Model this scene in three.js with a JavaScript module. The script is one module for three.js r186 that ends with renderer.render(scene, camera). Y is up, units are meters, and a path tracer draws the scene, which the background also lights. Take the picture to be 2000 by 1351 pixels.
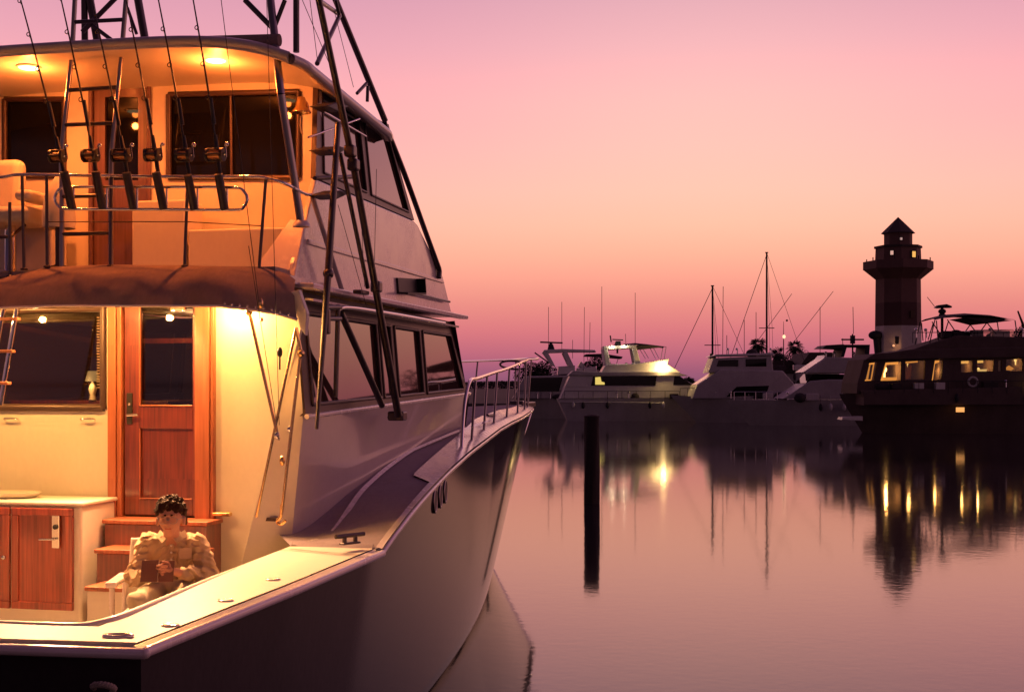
import * as THREE from 'three';
import { RoundedBoxGeometry } from 'three/addons/geometries/RoundedBoxGeometry.js';
import { mergeGeometries, toCreasedNormals } from 'three/addons/utils/BufferGeometryUtils.js';
import { MarchingCubes } from 'three/addons/objects/MarchingCubes.js';
import { FontLoader } from 'three/addons/loaders/FontLoader.js';
import { TextGeometry } from 'three/addons/geometries/TextGeometry.js';

// ---------------------------------------------------------------- camera, sky, exposure
const scene = new THREE.Scene();
const camera = new THREE.PerspectiveCamera(29.13, 2000 / 1351, 0.1, 6000);
camera.position.set(0, 3, 0);
camera.lookAt(0, 3, -10);
camera.setViewOffset(2000, 1351, 0, -76.5, 2000, 1351);      // level camera, rising front: the horizon sits a little below the middle
const renderer = new THREE.WebGLRenderer({ antialias: true });
renderer.toneMapping = THREE.LinearToneMapping;
renderer.toneMappingExposure = 1.0;
renderer.shadowMap.enabled = true;

let seed = 20231;
const rnd = () => { seed = (seed * 1664525 + 1013904223) >>> 0; return seed / 4294967296; };
const lerp = (a, b, t) => a + (b - a) * t, clamp = (x, a = 0, b = 1) => Math.min(b, Math.max(a, x));
const lin = (c) => Math.pow(c / 255, 2.2);
const table = (t, x) => {
  if (x <= t[0][0]) return t[0][1];
  for (let i = 1; i < t.length; i++) if (x <= t[i][0]) return lerp(t[i - 1][1], t[i][1], (x - t[i - 1][0]) / (t[i][0] - t[i - 1][0]));
  return t[t.length - 1][1];
};
{
  // afterglow: rose haze on the horizon, peach arch, mauve and blue-violet above; the sky opposite the glow is dim
  const stops = [[-90, 30, 20, 30], [-0.5, 128, 76, 100], [0.3, 146, 88, 116], [1.2, 188, 104, 124], [2.3, 220, 122, 128], [3.4, 237, 142, 133], [4.5, 254, 164, 143], [5.6, 272, 183, 154], [6.8, 285, 196, 167], [8.2, 290, 201, 178], [10, 286, 199, 184], [12, 272, 195, 187], [14.2, 250, 185, 188], [16.4, 231, 173, 184], [24, 196, 132, 164], [40, 150, 98, 124], [60, 106, 72, 98], [90, 78, 56, 84]];
  const W = 1024, HH = 512, data = new Float32Array(W * HH * 4), glowAz = 0.5;
  for (let j = 0; j < HH; j++) {
    const e = ((j + 0.5) / HH - 0.5) * 180;
    let c = [stops[0][1], stops[0][2], stops[0][3]];
    for (let i = 1; i < stops.length; i++) if (e >= stops[i - 1][0] && e <= stops[i][0]) {
      const t = (e - stops[i - 1][0]) / (stops[i][0] - stops[i - 1][0]);
      c = [1, 2, 3].map((k) => lerp(lin(stops[i - 1][k]), lin(stops[i][k]), t));
    }
    for (let i = 0; i < W; i++) {
      // direction of this column; azimuth is measured from -z towards +x
      const phi = ((i + 0.5) / W - 0.5) * 2 * Math.PI;        // three.js: u = atan2(z, x) / 2pi + 0.5
      const az = Math.atan2(Math.cos(phi), -Math.sin(phi));
      let da = Math.abs(az - glowAz); if (da > Math.PI) da = 2 * Math.PI - da;
      const t = clamp((da - 1.2) / 0.9), k = 1 - t * t * (3 - 2 * t);   // 1 through the afterglow and well to either side, 0 opposite
      const f = lerp(1, lerp(0.018, 1, k), Math.cos(Math.max(e, 0) * Math.PI / 180));
      const cool = (1 - k) * 0.35;
      // the pale core of the glow stands a little right of the view's middle; away from it the upper sky turns mauve
      const off = 1 - Math.exp(-Math.pow((az - 0.15) / 0.19, 2)), up = clamp((e - 4) / 7);
      const core = [1 - 0.1 * off * up, 1 - 0.2 * off * up, 1 - 0.07 * off * up];
      const o = (j * W + i) * 4;
      data[o] = c[0] * f * core[0] * (1 - cool * 0.75); data[o + 1] = c[1] * f * core[1] * (1 - cool * 0.2); data[o + 2] = c[2] * f * core[2] * (1 + cool * 0.2); data[o + 3] = 1;
    }
  }
  const sky = new THREE.DataTexture(data, W, HH, THREE.RGBAFormat, THREE.FloatType);
  sky.mapping = THREE.EquirectangularReflectionMapping; sky.magFilter = THREE.LinearFilter; sky.minFilter = THREE.LinearFilter; sky.needsUpdate = true;
  scene.background = sky; scene.environment = sky;
}

// ---------------------------------------------------------------- helpers
const names = new Map();
function numbered(n) { const k = names.get(n) || 0; names.set(n, k + 1); return k ? n + '_' + String(k).padStart(3, '0') : n; }
const v3 = (a) => a.isVector3 ? a : new THREE.Vector3(a[0], a[1], a[2]);
function boxUV(g) {
  g = g.index ? g.toNonIndexed() : g;
  for (const k of Object.keys(g.attributes)) if (!['position', 'normal'].includes(k)) g.deleteAttribute(k);
  if (!g.attributes.normal) g.computeVertexNormals();
  const p = g.attributes.position, n = g.attributes.normal, uv = new Float32Array(p.count * 2);
  for (let i = 0; i < p.count; i += 3) {
    let ax = 0, ay = 0, az = 0;
    for (let k = 0; k < 3; k++) { ax += n.getX(i + k); ay += n.getY(i + k); az += n.getZ(i + k); }
    ax = Math.abs(ax); ay = Math.abs(ay); az = Math.abs(az);
    for (let k = 0; k < 3; k++) {
      const x = p.getX(i + k), y = p.getY(i + k), z = p.getZ(i + k);
      const u = ay > ax && ay > az ? x : ax > az ? z : x, v = ay > ax && ay > az ? z : y;
      uv[(i + k) * 2] = u; uv[(i + k) * 2 + 1] = v;
    }
  }
  g.setAttribute('uv', new THREE.BufferAttribute(uv, 2));
  g.morphAttributes = {}; g.clearGroups();
  return g;
}
function geo(list) { const a = (Array.isArray(list) ? list : [list]).map(boxUV); return a.length > 1 ? mergeGeometries(a) : a[0]; }
function part(name, list, m, parent, label) {
  const o = new THREE.Mesh(geo(list), m); o.name = name; o.castShadow = o.receiveShadow = true; parent.add(o);
  if (label) o.userData.label = label;
  return o;
}
function tag(o, label, category, group, kind) { if (label) o.userData.label = label; if (category) o.userData.category = category; if (group) o.userData.group = group; if (kind) o.userData.kind = kind; return o; }
function thing(name, label, category, pos = [0, 0, 0], turn = 0, group) {
  const o = new THREE.Group(); o.name = numbered(name); o.position.set(...pos); o.rotation.y = turn; scene.add(o);
  return tag(o, label, category, group);
}
function solo(name, list, m, label, category, group, kind) { const o = part(numbered(name), list, m, scene); return tag(o, label, category, group, kind); }
// bar between two points
function bar(a, b, r, r2 = r, n = 8) {
  a = v3(a); b = v3(b); const d = b.clone().sub(a), L = d.length();
  const g = new THREE.CylinderGeometry(r2, r, L, n); g.translate(0, L / 2, 0);
  g.applyQuaternion(new THREE.Quaternion().setFromUnitVectors(new THREE.Vector3(0, 1, 0), d.normalize())); g.translate(a.x, a.y, a.z);
  return g;
}
const bars = (pts, r, n) => pts.slice(1).map((p, i) => bar(pts[i], p, r, r, n));
function pipe(pts, r, seg = 40, n = 8, closed = false, tension) { return new THREE.TubeGeometry(new THREE.CatmullRomCurve3(pts.map(v3), closed, 'catmullrom', tension ?? 0.5), seg, r, n, closed); }
function box(c, s, r = 0) { const g = r ? new RoundedBoxGeometry(s[0], s[1], s[2], 2, Math.min(r, Math.min(...s) * 0.49)) : new THREE.BoxGeometry(...s); g.translate(...c); return g; }
// flat plate of thickness t through a planar outline, holes allowed
function plate(pts, t, holes = [], bevel = 0) {
  const P = pts.map(v3), n = new THREE.Vector3();
  P.forEach((a, i) => { const b = P[(i + 1) % P.length]; n.x += (a.y - b.y) * (a.z + b.z); n.y += (a.z - b.z) * (a.x + b.x); n.z += (a.x - b.x) * (a.y + b.y); });
  n.normalize();
  const o = P[0], u = P[1].clone().sub(o).normalize(); u.addScaledVector(n, -u.dot(n)).normalize(); const w = n.clone().cross(u);
  const to2 = (q) => { const e = v3(q).clone().sub(o); return new THREE.Vector2(e.dot(u), e.dot(w)); };
  const sh = new THREE.Shape(P.map(to2)); for (const h of holes) sh.holes.push(new THREE.Path(h.map(to2)));
  const g = new THREE.ExtrudeGeometry(sh, { depth: t - 2 * bevel, bevelEnabled: bevel > 0, bevelThickness: bevel, bevelSize: bevel, bevelOffset: -bevel, bevelSegments: 2, steps: 1 });
  g.translate(0, 0, bevel - t / 2); g.applyMatrix4(new THREE.Matrix4().makeBasis(u, w, n).setPosition(o));
  return g;
}
// smooth sheet from a function of (u, v)
function sheet(fn, nu, nv, double) {
  const pos = [], idx = [];
  for (let j = 0; j <= nv; j++) for (let i = 0; i <= nu; i++) pos.push(...fn(i / nu, j / nv));
  for (let j = 0; j < nv; j++) for (let i = 0; i < nu; i++) { const a = j * (nu + 1) + i, b = a + 1, c = a + nu + 1, d = c + 1; idx.push(a, b, d, a, d, c); }
  const g = new THREE.BufferGeometry(); g.setAttribute('position', new THREE.Float32BufferAttribute(pos, 3)); g.setIndex(idx); g.computeVertexNormals();
  return g;
}
function lathe(prof, n = 24, at = [0, 0, 0], tilt) { const g = new THREE.LatheGeometry(prof.map(([r, y]) => new THREE.Vector2(r, y)), n); if (tilt) g.applyMatrix4(new THREE.Matrix4().makeRotationFromEuler(new THREE.Euler(...tilt))); g.translate(...at); return g; }
const ball = (c, r, sx = 1, sy = 1, sz = 1, n = 12) => { const g = new THREE.SphereGeometry(r, n, Math.max(6, n * 0.7 | 0)); g.scale(sx, sy, sz); g.translate(...c); return g; };
const poly2 = (pts) => new THREE.Shape(pts.map(([x, y]) => new THREE.Vector2(x, y)));
// side-view outline (x, y) extruded across the boat, bevelled
function slab2(pts, width, z = 0, bevel = 0.04, holes = []) {
  const s = poly2(pts); for (const h of holes) s.holes.push(new THREE.Path(h.map(([x, y]) => new THREE.Vector2(x, y))));
  const g = new THREE.ExtrudeGeometry(s, { depth: width - 2 * bevel, bevelEnabled: bevel > 0, bevelThickness: bevel, bevelSize: bevel, bevelOffset: -bevel, bevelSegments: 2 });
  g.translate(0, 0, z - width / 2 + bevel); return g;
}

// ---------------------------------------------------------------- textures
const perm = new Uint8Array(512); { const a = [...Array(256).keys()]; for (let i = 255; i > 0; i--) { const j = rnd() * (i + 1) | 0; [a[i], a[j]] = [a[j], a[i]]; } for (let i = 0; i < 512; i++) perm[i] = a[i & 255]; }
function vnoise(x, y, w) {                                            // value noise, periodic with w
  const xi = Math.floor(x), yi = Math.floor(y), fx = x - xi, fy = y - yi, m = (a) => ((a % w) + w) % w;
  const h = (a, b) => perm[perm[m(a) & 255] + (m(b) & 255)] / 255, s = (t) => t * t * (3 - 2 * t);
  return lerp(lerp(h(xi, yi), h(xi + 1, yi), s(fx)), lerp(h(xi, yi + 1), h(xi + 1, yi + 1), s(fx)), s(fy));
}
const fbm = (u, v, f, oct) => { let a = 0, k = 0.5, t = 0; for (let i = 0; i < oct; i++) { a += k * vnoise(u * f, v * f, f); t += k; k *= 0.55; f *= 2; } return a / t; };
function tex(n, fn, repeat, srgb) {
  const d = new Uint8Array(n * n * 4);
  for (let j = 0; j < n; j++) for (let i = 0; i < n; i++) { const c = fn(i / n, j / n), o = (j * n + i) * 4; for (let k = 0; k < 3; k++) d[o + k] = clamp(Array.isArray(c) ? c[k] : c) * 255; d[o + 3] = 255; }
  const t = new THREE.DataTexture(d, n, n); t.wrapS = t.wrapT = THREE.RepeatWrapping; t.magFilter = THREE.LinearFilter; t.minFilter = THREE.LinearMipmapLinearFilter; t.generateMipmaps = true;
  t.repeat.set(repeat[0], repeat[1]); if (srgb) t.colorSpace = THREE.SRGBColorSpace; t.needsUpdate = true; return t;
}
const toS = (c) => Math.pow(clamp(c), 1 / 2.2);
const woodMap = (a, b, rep) => tex(512, (u, v) => {
  const g = fbm(u * 1, v * 0.06 + 0.3, 32, 3), f = fbm(u, v * 0.03, 128, 2), q = fbm(u, v, 4, 3);
  const t = clamp(g * 0.75 + f * 0.35 + (q - 0.5) * 0.5 - 0.1); return [0, 1, 2].map((k) => toS(lerp(a[k], b[k], t)));
}, rep, true);
const mahoganyMap = woodMap([0.055, 0.01, 0.007], [0.27, 0.045, 0.022], [1.4, 0.9]);
const teakMap = woodMap([0.22, 0.055, 0.022], [0.5, 0.15, 0.06], [1.3, 0.9]);
const speckle = tex(512, (u, v) => fbm(u, v, 128, 2), [3, 3]);
const orange = tex(256, (u, v) => fbm(u, v, 16, 3), [1.2, 1.2]);
const weave = tex(256, (u, v) => 0.5 + 0.25 * Math.sin(u * 64 * Math.PI * 2) * Math.sin(v * 64 * Math.PI * 2) + 0.3 * (fbm(u, v, 8, 4) - 0.5), [5, 5]);
const smudge = tex(512, (u, v) => { const n = fbm(u, v, 6, 5), m = fbm(u + 0.37, v, 48, 3); return [0, clamp(0.55 + 0.7 * (n - 0.5) + 0.35 * (m - 0.5)), 0]; }, [0.7, 0.7]);
const wearMap = (base, amt, rep = 0.6) => tex(512, (u, v) => { const n = fbm(u, v, 5, 5), m = fbm(u, v * 0.5, 64, 3), k = 1 - amt * (0.8 * n + 0.5 * m); return base.map((c) => toS(c * k)); }, [rep, rep], true);
const ripples = tex(1024, (u, v) => 0.55 * fbm(u, v, 24, 4) + 0.45 * fbm(u + 0.31, v + 0.17, 80, 3), [1 / 9, 1 / 9]);

// ---------------------------------------------------------------- materials
const std = (o) => new THREE.MeshStandardMaterial({ side: THREE.DoubleSide, ...o }), phy = (o) => new THREE.MeshPhysicalMaterial({ side: THREE.DoubleSide, ...o });
const rgb = (r, g, b) => new THREE.Color().setRGB(r, g, b);
const M = {
  gel: phy({ map: wearMap([0.76, 0.67, 0.63], 0.14), roughness: 0.42, roughnessMap: smudge, bumpMap: orange, bumpScale: 0.0004, clearcoat: 0.5, clearcoatRoughness: 0.12 }),
  cream: phy({ map: wearMap([0.74, 0.68, 0.56], 0.1), roughness: 0.5, bumpMap: orange, bumpScale: 0.001, clearcoat: 0.25, clearcoatRoughness: 0.2 }),
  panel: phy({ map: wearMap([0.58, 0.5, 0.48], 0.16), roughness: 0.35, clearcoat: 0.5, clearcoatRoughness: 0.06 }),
  hull: phy({ map: wearMap([0.045, 0.034, 0.036], 0.4), roughness: 0.07, ior: 1.3, specularIntensity: 0.16 }),
  nonskid: std({ map: wearMap([0.36, 0.3, 0.34], 0.3), roughness: 0.85, bumpMap: speckle, bumpScale: 0.004 }),
  deckGrey: std({ map: wearMap([0.4, 0.36, 0.32], 0.3), roughness: 0.8, bumpMap: speckle, bumpScale: 0.003 }),
  mahogany: phy({ map: mahoganyMap, roughness: 0.35, bumpMap: speckle, bumpScale: 0.0006, clearcoat: 0.9, clearcoatRoughness: 0.12 }),
  litMahogany: phy({ map: woodMap([0.13, 0.016, 0.008], [0.5, 0.09, 0.04], [1.4, 0.9]), roughness: 0.3, clearcoat: 0.9, clearcoatRoughness: 0.1 }),  // brighter mahogany copy for the cabinet doors, lamplight put into its colour
  teak: phy({ map: teakMap, roughness: 0.5, bumpMap: speckle, bumpScale: 0.0008, clearcoat: 0.35, clearcoatRoughness: 0.25 }),
  chrome: std({ color: rgb(0.72, 0.7, 0.68), metalness: 1, roughness: 0.2, roughnessMap: smudge }),
  pipe: std({ color: rgb(0.09, 0.075, 0.075), metalness: 0.75, roughness: 0.34 }),
  darkChrome: std({ color: rgb(0.26, 0.23, 0.23), metalness: 1, roughness: 0.28 }),
  black: std({ color: rgb(0.018, 0.016, 0.016), roughness: 0.5 }),
  frame: std({ color: rgb(0.07, 0.04, 0.035), roughness: 0.4, metalness: 0.2 }),
  glass: phy({ color: rgb(0.05, 0.025, 0.02), roughness: 0.03, ior: 2.1 }),
  darkGlass: phy({ color: rgb(0.006, 0.005, 0.005), roughness: 0.04, ior: 1.28 }),
  doorBrown: phy({ map: woodMap([0.07, 0.03, 0.03], [0.2, 0.09, 0.085], [1.4, 0.9]), roughness: 0.45, clearcoat: 0.4 }),
  pane: phy({ color: rgb(0.8, 0.74, 0.68), roughness: 0.02, transmission: 1, thickness: 0, ior: 1.5 }),
  canvas: std({ map: wearMap([0.34, 0.24, 0.2], 0.35, 0.9), roughness: 0.95, bumpMap: weave, bumpScale: 0.003 }),
  rope: std({ map: wearMap([0.5, 0.42, 0.33], 0.4, 4), roughness: 0.95, bumpMap: weave, bumpScale: 0.004 }),
  cloth: std({ map: wearMap([0.74, 0.68, 0.56], 0.15, 2), roughness: 0.95, bumpMap: weave, bumpScale: 0.003 }),
  brass: std({ color: rgb(0.75, 0.5, 0.22), metalness: 1, roughness: 0.25 }),
  gold: std({ color: rgb(0.34, 0.16, 0.07), metalness: 1, roughness: 0.4 }),
  wood: std({ map: wearMap([0.05, 0.035, 0.03], 0.5, 0.8), roughness: 0.9, bumpMap: speckle, bumpScale: 0.01 }),
  farWhite: phy({ map: wearMap([0.74, 0.72, 0.7], 0.25, 0.3), roughness: 0.35, clearcoat: 0.4, clearcoatRoughness: 0.15 }),
  farGrey: phy({ map: wearMap([0.6, 0.58, 0.57], 0.3, 0.3), roughness: 0.4, specularIntensity: 0.5 }),
  farDark: phy({ map: wearMap([0.045, 0.045, 0.055], 0.4, 0.3), roughness: 0.6, specularIntensity: 0.35 }),
  trawlerPaint: phy({ map: wearMap([0.15, 0.11, 0.1], 0.4, 0.3), roughness: 0.75, specularIntensity: 0.15 }),
  farCanvas: std({ map: wearMap([0.05, 0.04, 0.045], 0.3, 0.5), roughness: 0.9 }),
  foliage: std({ map: wearMap([0.035, 0.045, 0.022], 0.5, 0.5), roughness: 0.8 }),
  bark: std({ map: wearMap([0.09, 0.07, 0.05], 0.5, 0.6), roughness: 0.95 }),
  land: std({ map: wearMap([0.05, 0.045, 0.03], 0.5, 0.1), roughness: 0.95 }),
  towerWhite: std({ map: wearMap([0.66, 0.63, 0.6], 0.3, 0.15), roughness: 0.8 }),
  towerBrick: std({ map: wearMap([0.2, 0.11, 0.09], 0.35, 0.15), roughness: 0.85 }),
  towerMaroon: std({ map: wearMap([0.11, 0.05, 0.045], 0.35, 0.15), roughness: 0.85 }),
  roof: std({ map: wearMap([0.07, 0.05, 0.045], 0.4, 0.3), roughness: 0.85 }),
  skin: phy({ color: rgb(0.5, 0.24, 0.15), roughness: 0.6, specularIntensity: 0.5 }),
  lip: phy({ color: rgb(0.36, 0.1, 0.08), roughness: 0.5 }),
  hair: phy({ map: wearMap([0.06, 0.018, 0.007], 0.6, 9), roughness: 0.6, specularIntensity: 0.25, bumpMap: speckle, bumpScale: 0.006 }),
  shirt: std({ map: wearMap([0.58, 0.41, 0.24], 0.1, 3), roughness: 0.95, bumpMap: weave, bumpScale: 0.003 }),
  trousers: std({ map: wearMap([0.62, 0.52, 0.36], 0.25, 3), roughness: 0.95, bumpMap: weave, bumpScale: 0.003 }),
  book: std({ color: rgb(0.2, 0.085, 0.05), roughness: 0.5 }),
  paper: std({ color: rgb(0.7, 0.62, 0.45), roughness: 0.9 }),
};
const glow = (r, g, b, k) => new THREE.MeshStandardMaterial({ color: 0x111111, emissive: rgb(r, g, b), emissiveIntensity: k, side: THREE.DoubleSide });
function pointLamp(parent, at, color, cd, radius, name) { const l = new THREE.PointLight(rgb(...color), cd, 0, 2); l.position.set(...at); l.castShadow = true; l.shadow.radius = radius / 0.02; l.name = name; parent.add(l); return l; }

// ---------------------------------------------------------------- water and shore
{
  const g = new THREE.PlaneGeometry(6000, 6000, 1, 1); g.rotateX(-Math.PI / 2);
  const m = phy({ color: rgb(0.02, 0.02, 0.024), roughness: 0.056, ior: 1.37, bumpMap: ripples, bumpScale: 0.0012 });
  const o = new THREE.Mesh(geo(g), m); o.name = 'water'; o.userData.kind = 'structure'; o.receiveShadow = true; o.position.z = -1500; scene.add(o);
}

// ---------------------------------------------------------------- the sportfishing yacht
// its own axes: x to starboard, y up from the waterline, z aft (the bow is at z = -21)
const yacht = thing('sportfishing_yacht', 'large sportfishing yacht with brightly lit cockpit moored in the foreground', 'yacht', [-4.133, 0, -7.444], -12.5 * Math.PI / 180);
const place = (a) => yacht.localToWorld(v3(a).clone());
yacht.updateMatrixWorld();
const turnYacht = -12.5 * Math.PI / 180;
const V = (s, p, h) => [p, h, -s];

const gunHraw = (s) => table([[-0.3, 1.7], [3.42, 1.74], [3.62, 1.79], [4.1, 1.885], [5.1, 2.02], [6.4, 2.145], [8.2, 2.26], [10.6, 2.35], [13.5, 2.445], [17, 2.5], [21.1, 2.53]], s), gunH = (s) => s < 3.45 ? gunHraw(s) : [-2, -1, 0, 1, 2].reduce((a, k) => a + gunHraw(s + k * 0.22 * Math.min(1, (s - 3.42) / 0.6)) / 5, 0);
const gunP = (s) => s < 3.4 ? lerp(2.4, 2.44, clamp((s + 0.3) / 2)) : 2.44 * (1 - Math.pow(clamp((s - 3.4) / 17.72), 1.17)) + 0.09 * Math.sin(Math.PI * clamp((s - 12) / 9.1)) ;
const tipP = (s) => Math.min(gunP(s) + (s > 20 ? 0 : 0), s > 20.3 ? Math.sqrt(Math.max(0, (21.12 - s) / 0.82)) * gunP(20.3) : 9);
const stemS = (h) => 16.8 + 1.705 * Math.max(h, -0.4);
const wlP = (u) => 2.33 * Math.pow(1 - Math.pow(u, 2.1), 0.95);
function hullPoint(u, v, side) {                                        // v: 0 at 0.35 m below the water, 1 at the gunwale
  const sg = lerp(-0.27, 21.12, u), hTop = gunH(sg) - 0.055, h = lerp(-0.35, hTop, v);
  const w = clamp((h + 0.1) / (hTop + 0.1)), flare = lerp(Math.pow(w, 0.7), Math.pow(w, 1.9), clamp(u * 1.6 - 0.25));
  const p = lerp(wlP(u) * (h < 0 ? 1 + h * 0.35 : 1), tipP(sg) - 0.012, flare);
  return V(lerp(-0.27 + 0.1 * (1 - w), stemS(h) + 0.06 * w, u), Math.max(0, p) * side, h);
}
{
  const hull = part('hull', [1, -1].map((k) => toCreasedNormals(sheet((u, v) => hullPoint(Math.pow(u, 0.9), v, k), 150, 26), 0.6)).concat([
    sheet((u, v) => { const a = hullPoint(0, v, 1); return [a[0] * (2 * u - 1), a[1], a[2] + 0.1 * (1 - (2 * u - 1) ** 2)]; }, 24, 10),
  ]), M.hull, yacht, 'dark glossy hull with a sharply raked bow');
  // three oval engine room vents under the flare
  for (const [s, hh] of [[6.35, 1.88], [6.68, 1.9], [7.0, 1.92]]) {
    const u = (s + 0.27) / 21.39, v = (hh + 0.35) / (gunH(s) - 0.055 + 0.35), a = hullPoint(u, v, 1);
    const c = [a[0] + 0.005, a[1], a[2]];
    const ov = new THREE.TorusGeometry(0.1, 0.012, 8, 24); ov.scale(0.95, 1.1, 1); ov.rotateY(Math.PI / 2 + 0.13); ov.translate(...c);
    const vent = part('hull_vent', ov, M.darkChrome, yacht);
    const inn = new THREE.SphereGeometry(0.1, 20, 10); inn.scale(0.95, 1.1, 0.14); inn.rotateY(Math.PI / 2 + 0.13); inn.translate(...c);
    part('vent_mouth', inn, M.black, vent);
  }
  // stem band
  part('stem_band', pipe([...Array(14)].map((_, i) => { const h = lerp(-0.3, 2.42, i / 13); return V(stemS(h) + 0.005, 0, h); }), 0.025, 40, 8), M.chrome, yacht);
  // rub rail: a lip just outside and under the covering board
  const rub = (k) => mergeGeometries([[-0.27, 3.42, 12, 0.03], [3.42, 21.08, 90, 0.02]].map(([a, b, n, r]) => pipe([...Array(n)].map((_, i) => { const s = lerp(a, b, Math.pow(i / (n - 1), 1.1)); return V(s, (tipP(s) + 0.012) * k, gunH(s) - 0.036); }), r, n * 3, 8)));
  part('rub_rail', [rub(1), rub(-1), pipe([...Array(12)].map((_, i) => { const t = i / 11 * 2 - 1; return V(-0.29 - 0.1 * (1 - t * t), 2.42 * t, 1.66); }), 0.03, 40, 8), ball(V(-0.28, 2.415, 1.662), 0.031), ball(V(-0.28, -2.415, 1.662), 0.031)], M.gel, yacht);
}
// covering boards round the cockpit
const innerP = (s) => table([[0.1, 1.93], [0.57, 1.915], [1.7, 1.81], [3.3, 1.7], [3.8, 1.68]], s);
{
  const boardTop = (k) => {
    const out = [], inn = [];
    for (let i = 0; i <= 16; i++) { const s = lerp(-0.24, 3.42, i / 16); out.push([(gunP(s) - 0.06) * k, gunH(s) + 0.0, -s]); inn.push([innerP(Math.max(s, 0.12)) * k, gunH(s) + 0.0, -Math.max(s, 0.12)]); }
    return [sheet((u, v) => { const i = Math.round(u * 16), a = out[i], b = inn[i]; return [lerp(a[0], b[0], v), lerp(a[1], b[1], v), lerp(a[2], b[2], v)]; }, 16, 3),
      sheet((u, v) => { const a = inn[Math.round(u * 16)]; return [a[0] - 0.0 * k, lerp(a[1], a[1] - 0.07, v), a[2]]; }, 16, 1)];
  };
  const edge = (k) => sheet((u, v) => { const s = lerp(-0.27, 3.42, u); return [(gunP(s) - lerp(-0.005, 0.052, v)) * k, gunH(s) - 0.026 + 0.02 * v, -s]; }, 16, 1);
  part('covering_board', [...boardTop(1)], M.cream, yacht);
  part('covering_board', [...boardTop(-1)], M.cream, yacht);
  for (const k of [1, -1]) part('gunwale_edge', edge(k), M.gel, yacht);
  const tr = (u, v) => { const t = 2 * u - 1; return V(lerp(-0.235 - 0.1 * (1 - t * t), 0.12, v), lerp(2.34, 1.935, v) * t, gunH(0) + 0.001); };
  part('transom_board', [sheet(tr, 30, 3), sheet((u, v) => { const a = tr(u, 0); return [a[0], a[1] - 0.04 * v, a[2] - 0.002]; }, 30, 1), sheet((u, v) => { const t = 2 * u - 1; return V(-0.275 - 0.1 * (1 - t * t), 2.4 * t, 1.665 + v * 0.018).map((q, i) => i === 2 ? q - 0.0 : q); }, 30, 1), sheet((u, v) => { const t = 2 * u - 1; return V(lerp(-0.275, -0.24, v) - 0.1 * (1 - t * t), lerp(2.4, 2.35, v) * t, 1.684); }, 30, 1)], M.cream, yacht);
  // rounded inner coaming lip
  const lip = [...Array(14)].map((_, i) => { const s = lerp(3.4, 0.32, i / 13); return V(s, innerP(s) - 0.01, 1.705); }).concat([V(0.2, 1.86, 1.695), V(0.13, 1.72, 1.69)]);
  part('coaming_lip', [pipe([...lip, V(0.12, 0.9, 1.69), V(0.12, -0.9, 1.69), V(0.13, -1.72, 1.69), V(0.2, -1.86, 1.695), ...lip.slice(0, 14).reverse().map(([x, y, z]) => [-x, y, z])], 0.028, 160, 8)], M.cream, yacht);
  // liner and sole
  part('cockpit_liner', [1, -1].map((k) => sheet((u, v) => { const s = lerp(0.15, 3.78, u); return V(s, (innerP(s) + 0.04) * k, lerp(0.95, 1.70, v)); }, 12, 4)).concat([sheet((u, v) => V(0.15, lerp(-1.96, 1.96, u), lerp(0.95, 1.69, v)), 6, 4)]), M.cream, yacht);
  part('cockpit_sole', plate([V(0.1, -2, 0.95), V(0.1, 2, 0.95), V(3.8, 1.8, 0.95), V(3.8, -1.8, 0.95)], 0.03), M.deckGrey, yacht);
  // flush rod holders and the hawse pipe in the starboard covering board
  for (const c of [[2.228,1.725,-1.805],[2.262,1.725,-1],[2.301,1.725,-0.219]]) {
    const t = new THREE.TorusGeometry(0.036, 0.01, 8, 24); t.rotateX(Math.PI / 2); t.scale(1.15, 0.7, 0.85); t.translate(c[0], gunH(-c[2]) + 0.004, c[2]);
    const f = part('rod_holder', t, M.chrome, yacht);
    const d = new THREE.CylinderGeometry(0.03, 0.03, 0.006, 20); d.translate(c[0], gunH(-c[2]) + 0.006, c[2]); part('holder_cap', d, M.cream, f);
  }
  const hc = [2.179,1.705,0.118]; const t = new THREE.TorusGeometry(0.066, 0.014, 8, 28); t.rotateX(Math.PI / 2); t.scale(1.05, 0.7, 0.55); t.rotateY(0.25); t.translate(hc[0], 1.71, hc[2]);
  const hp = part('hawse_pipe', t, M.chrome, yacht); const hm = new THREE.CylinderGeometry(0.058, 0.058, 0.006, 24); hm.scale(1.05, 1, 0.5); hm.rotateY(0.25); hm.translate(hc[0], 1.706, hc[2]); part('pipe_mouth', hm, M.black, hp);
}
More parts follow.
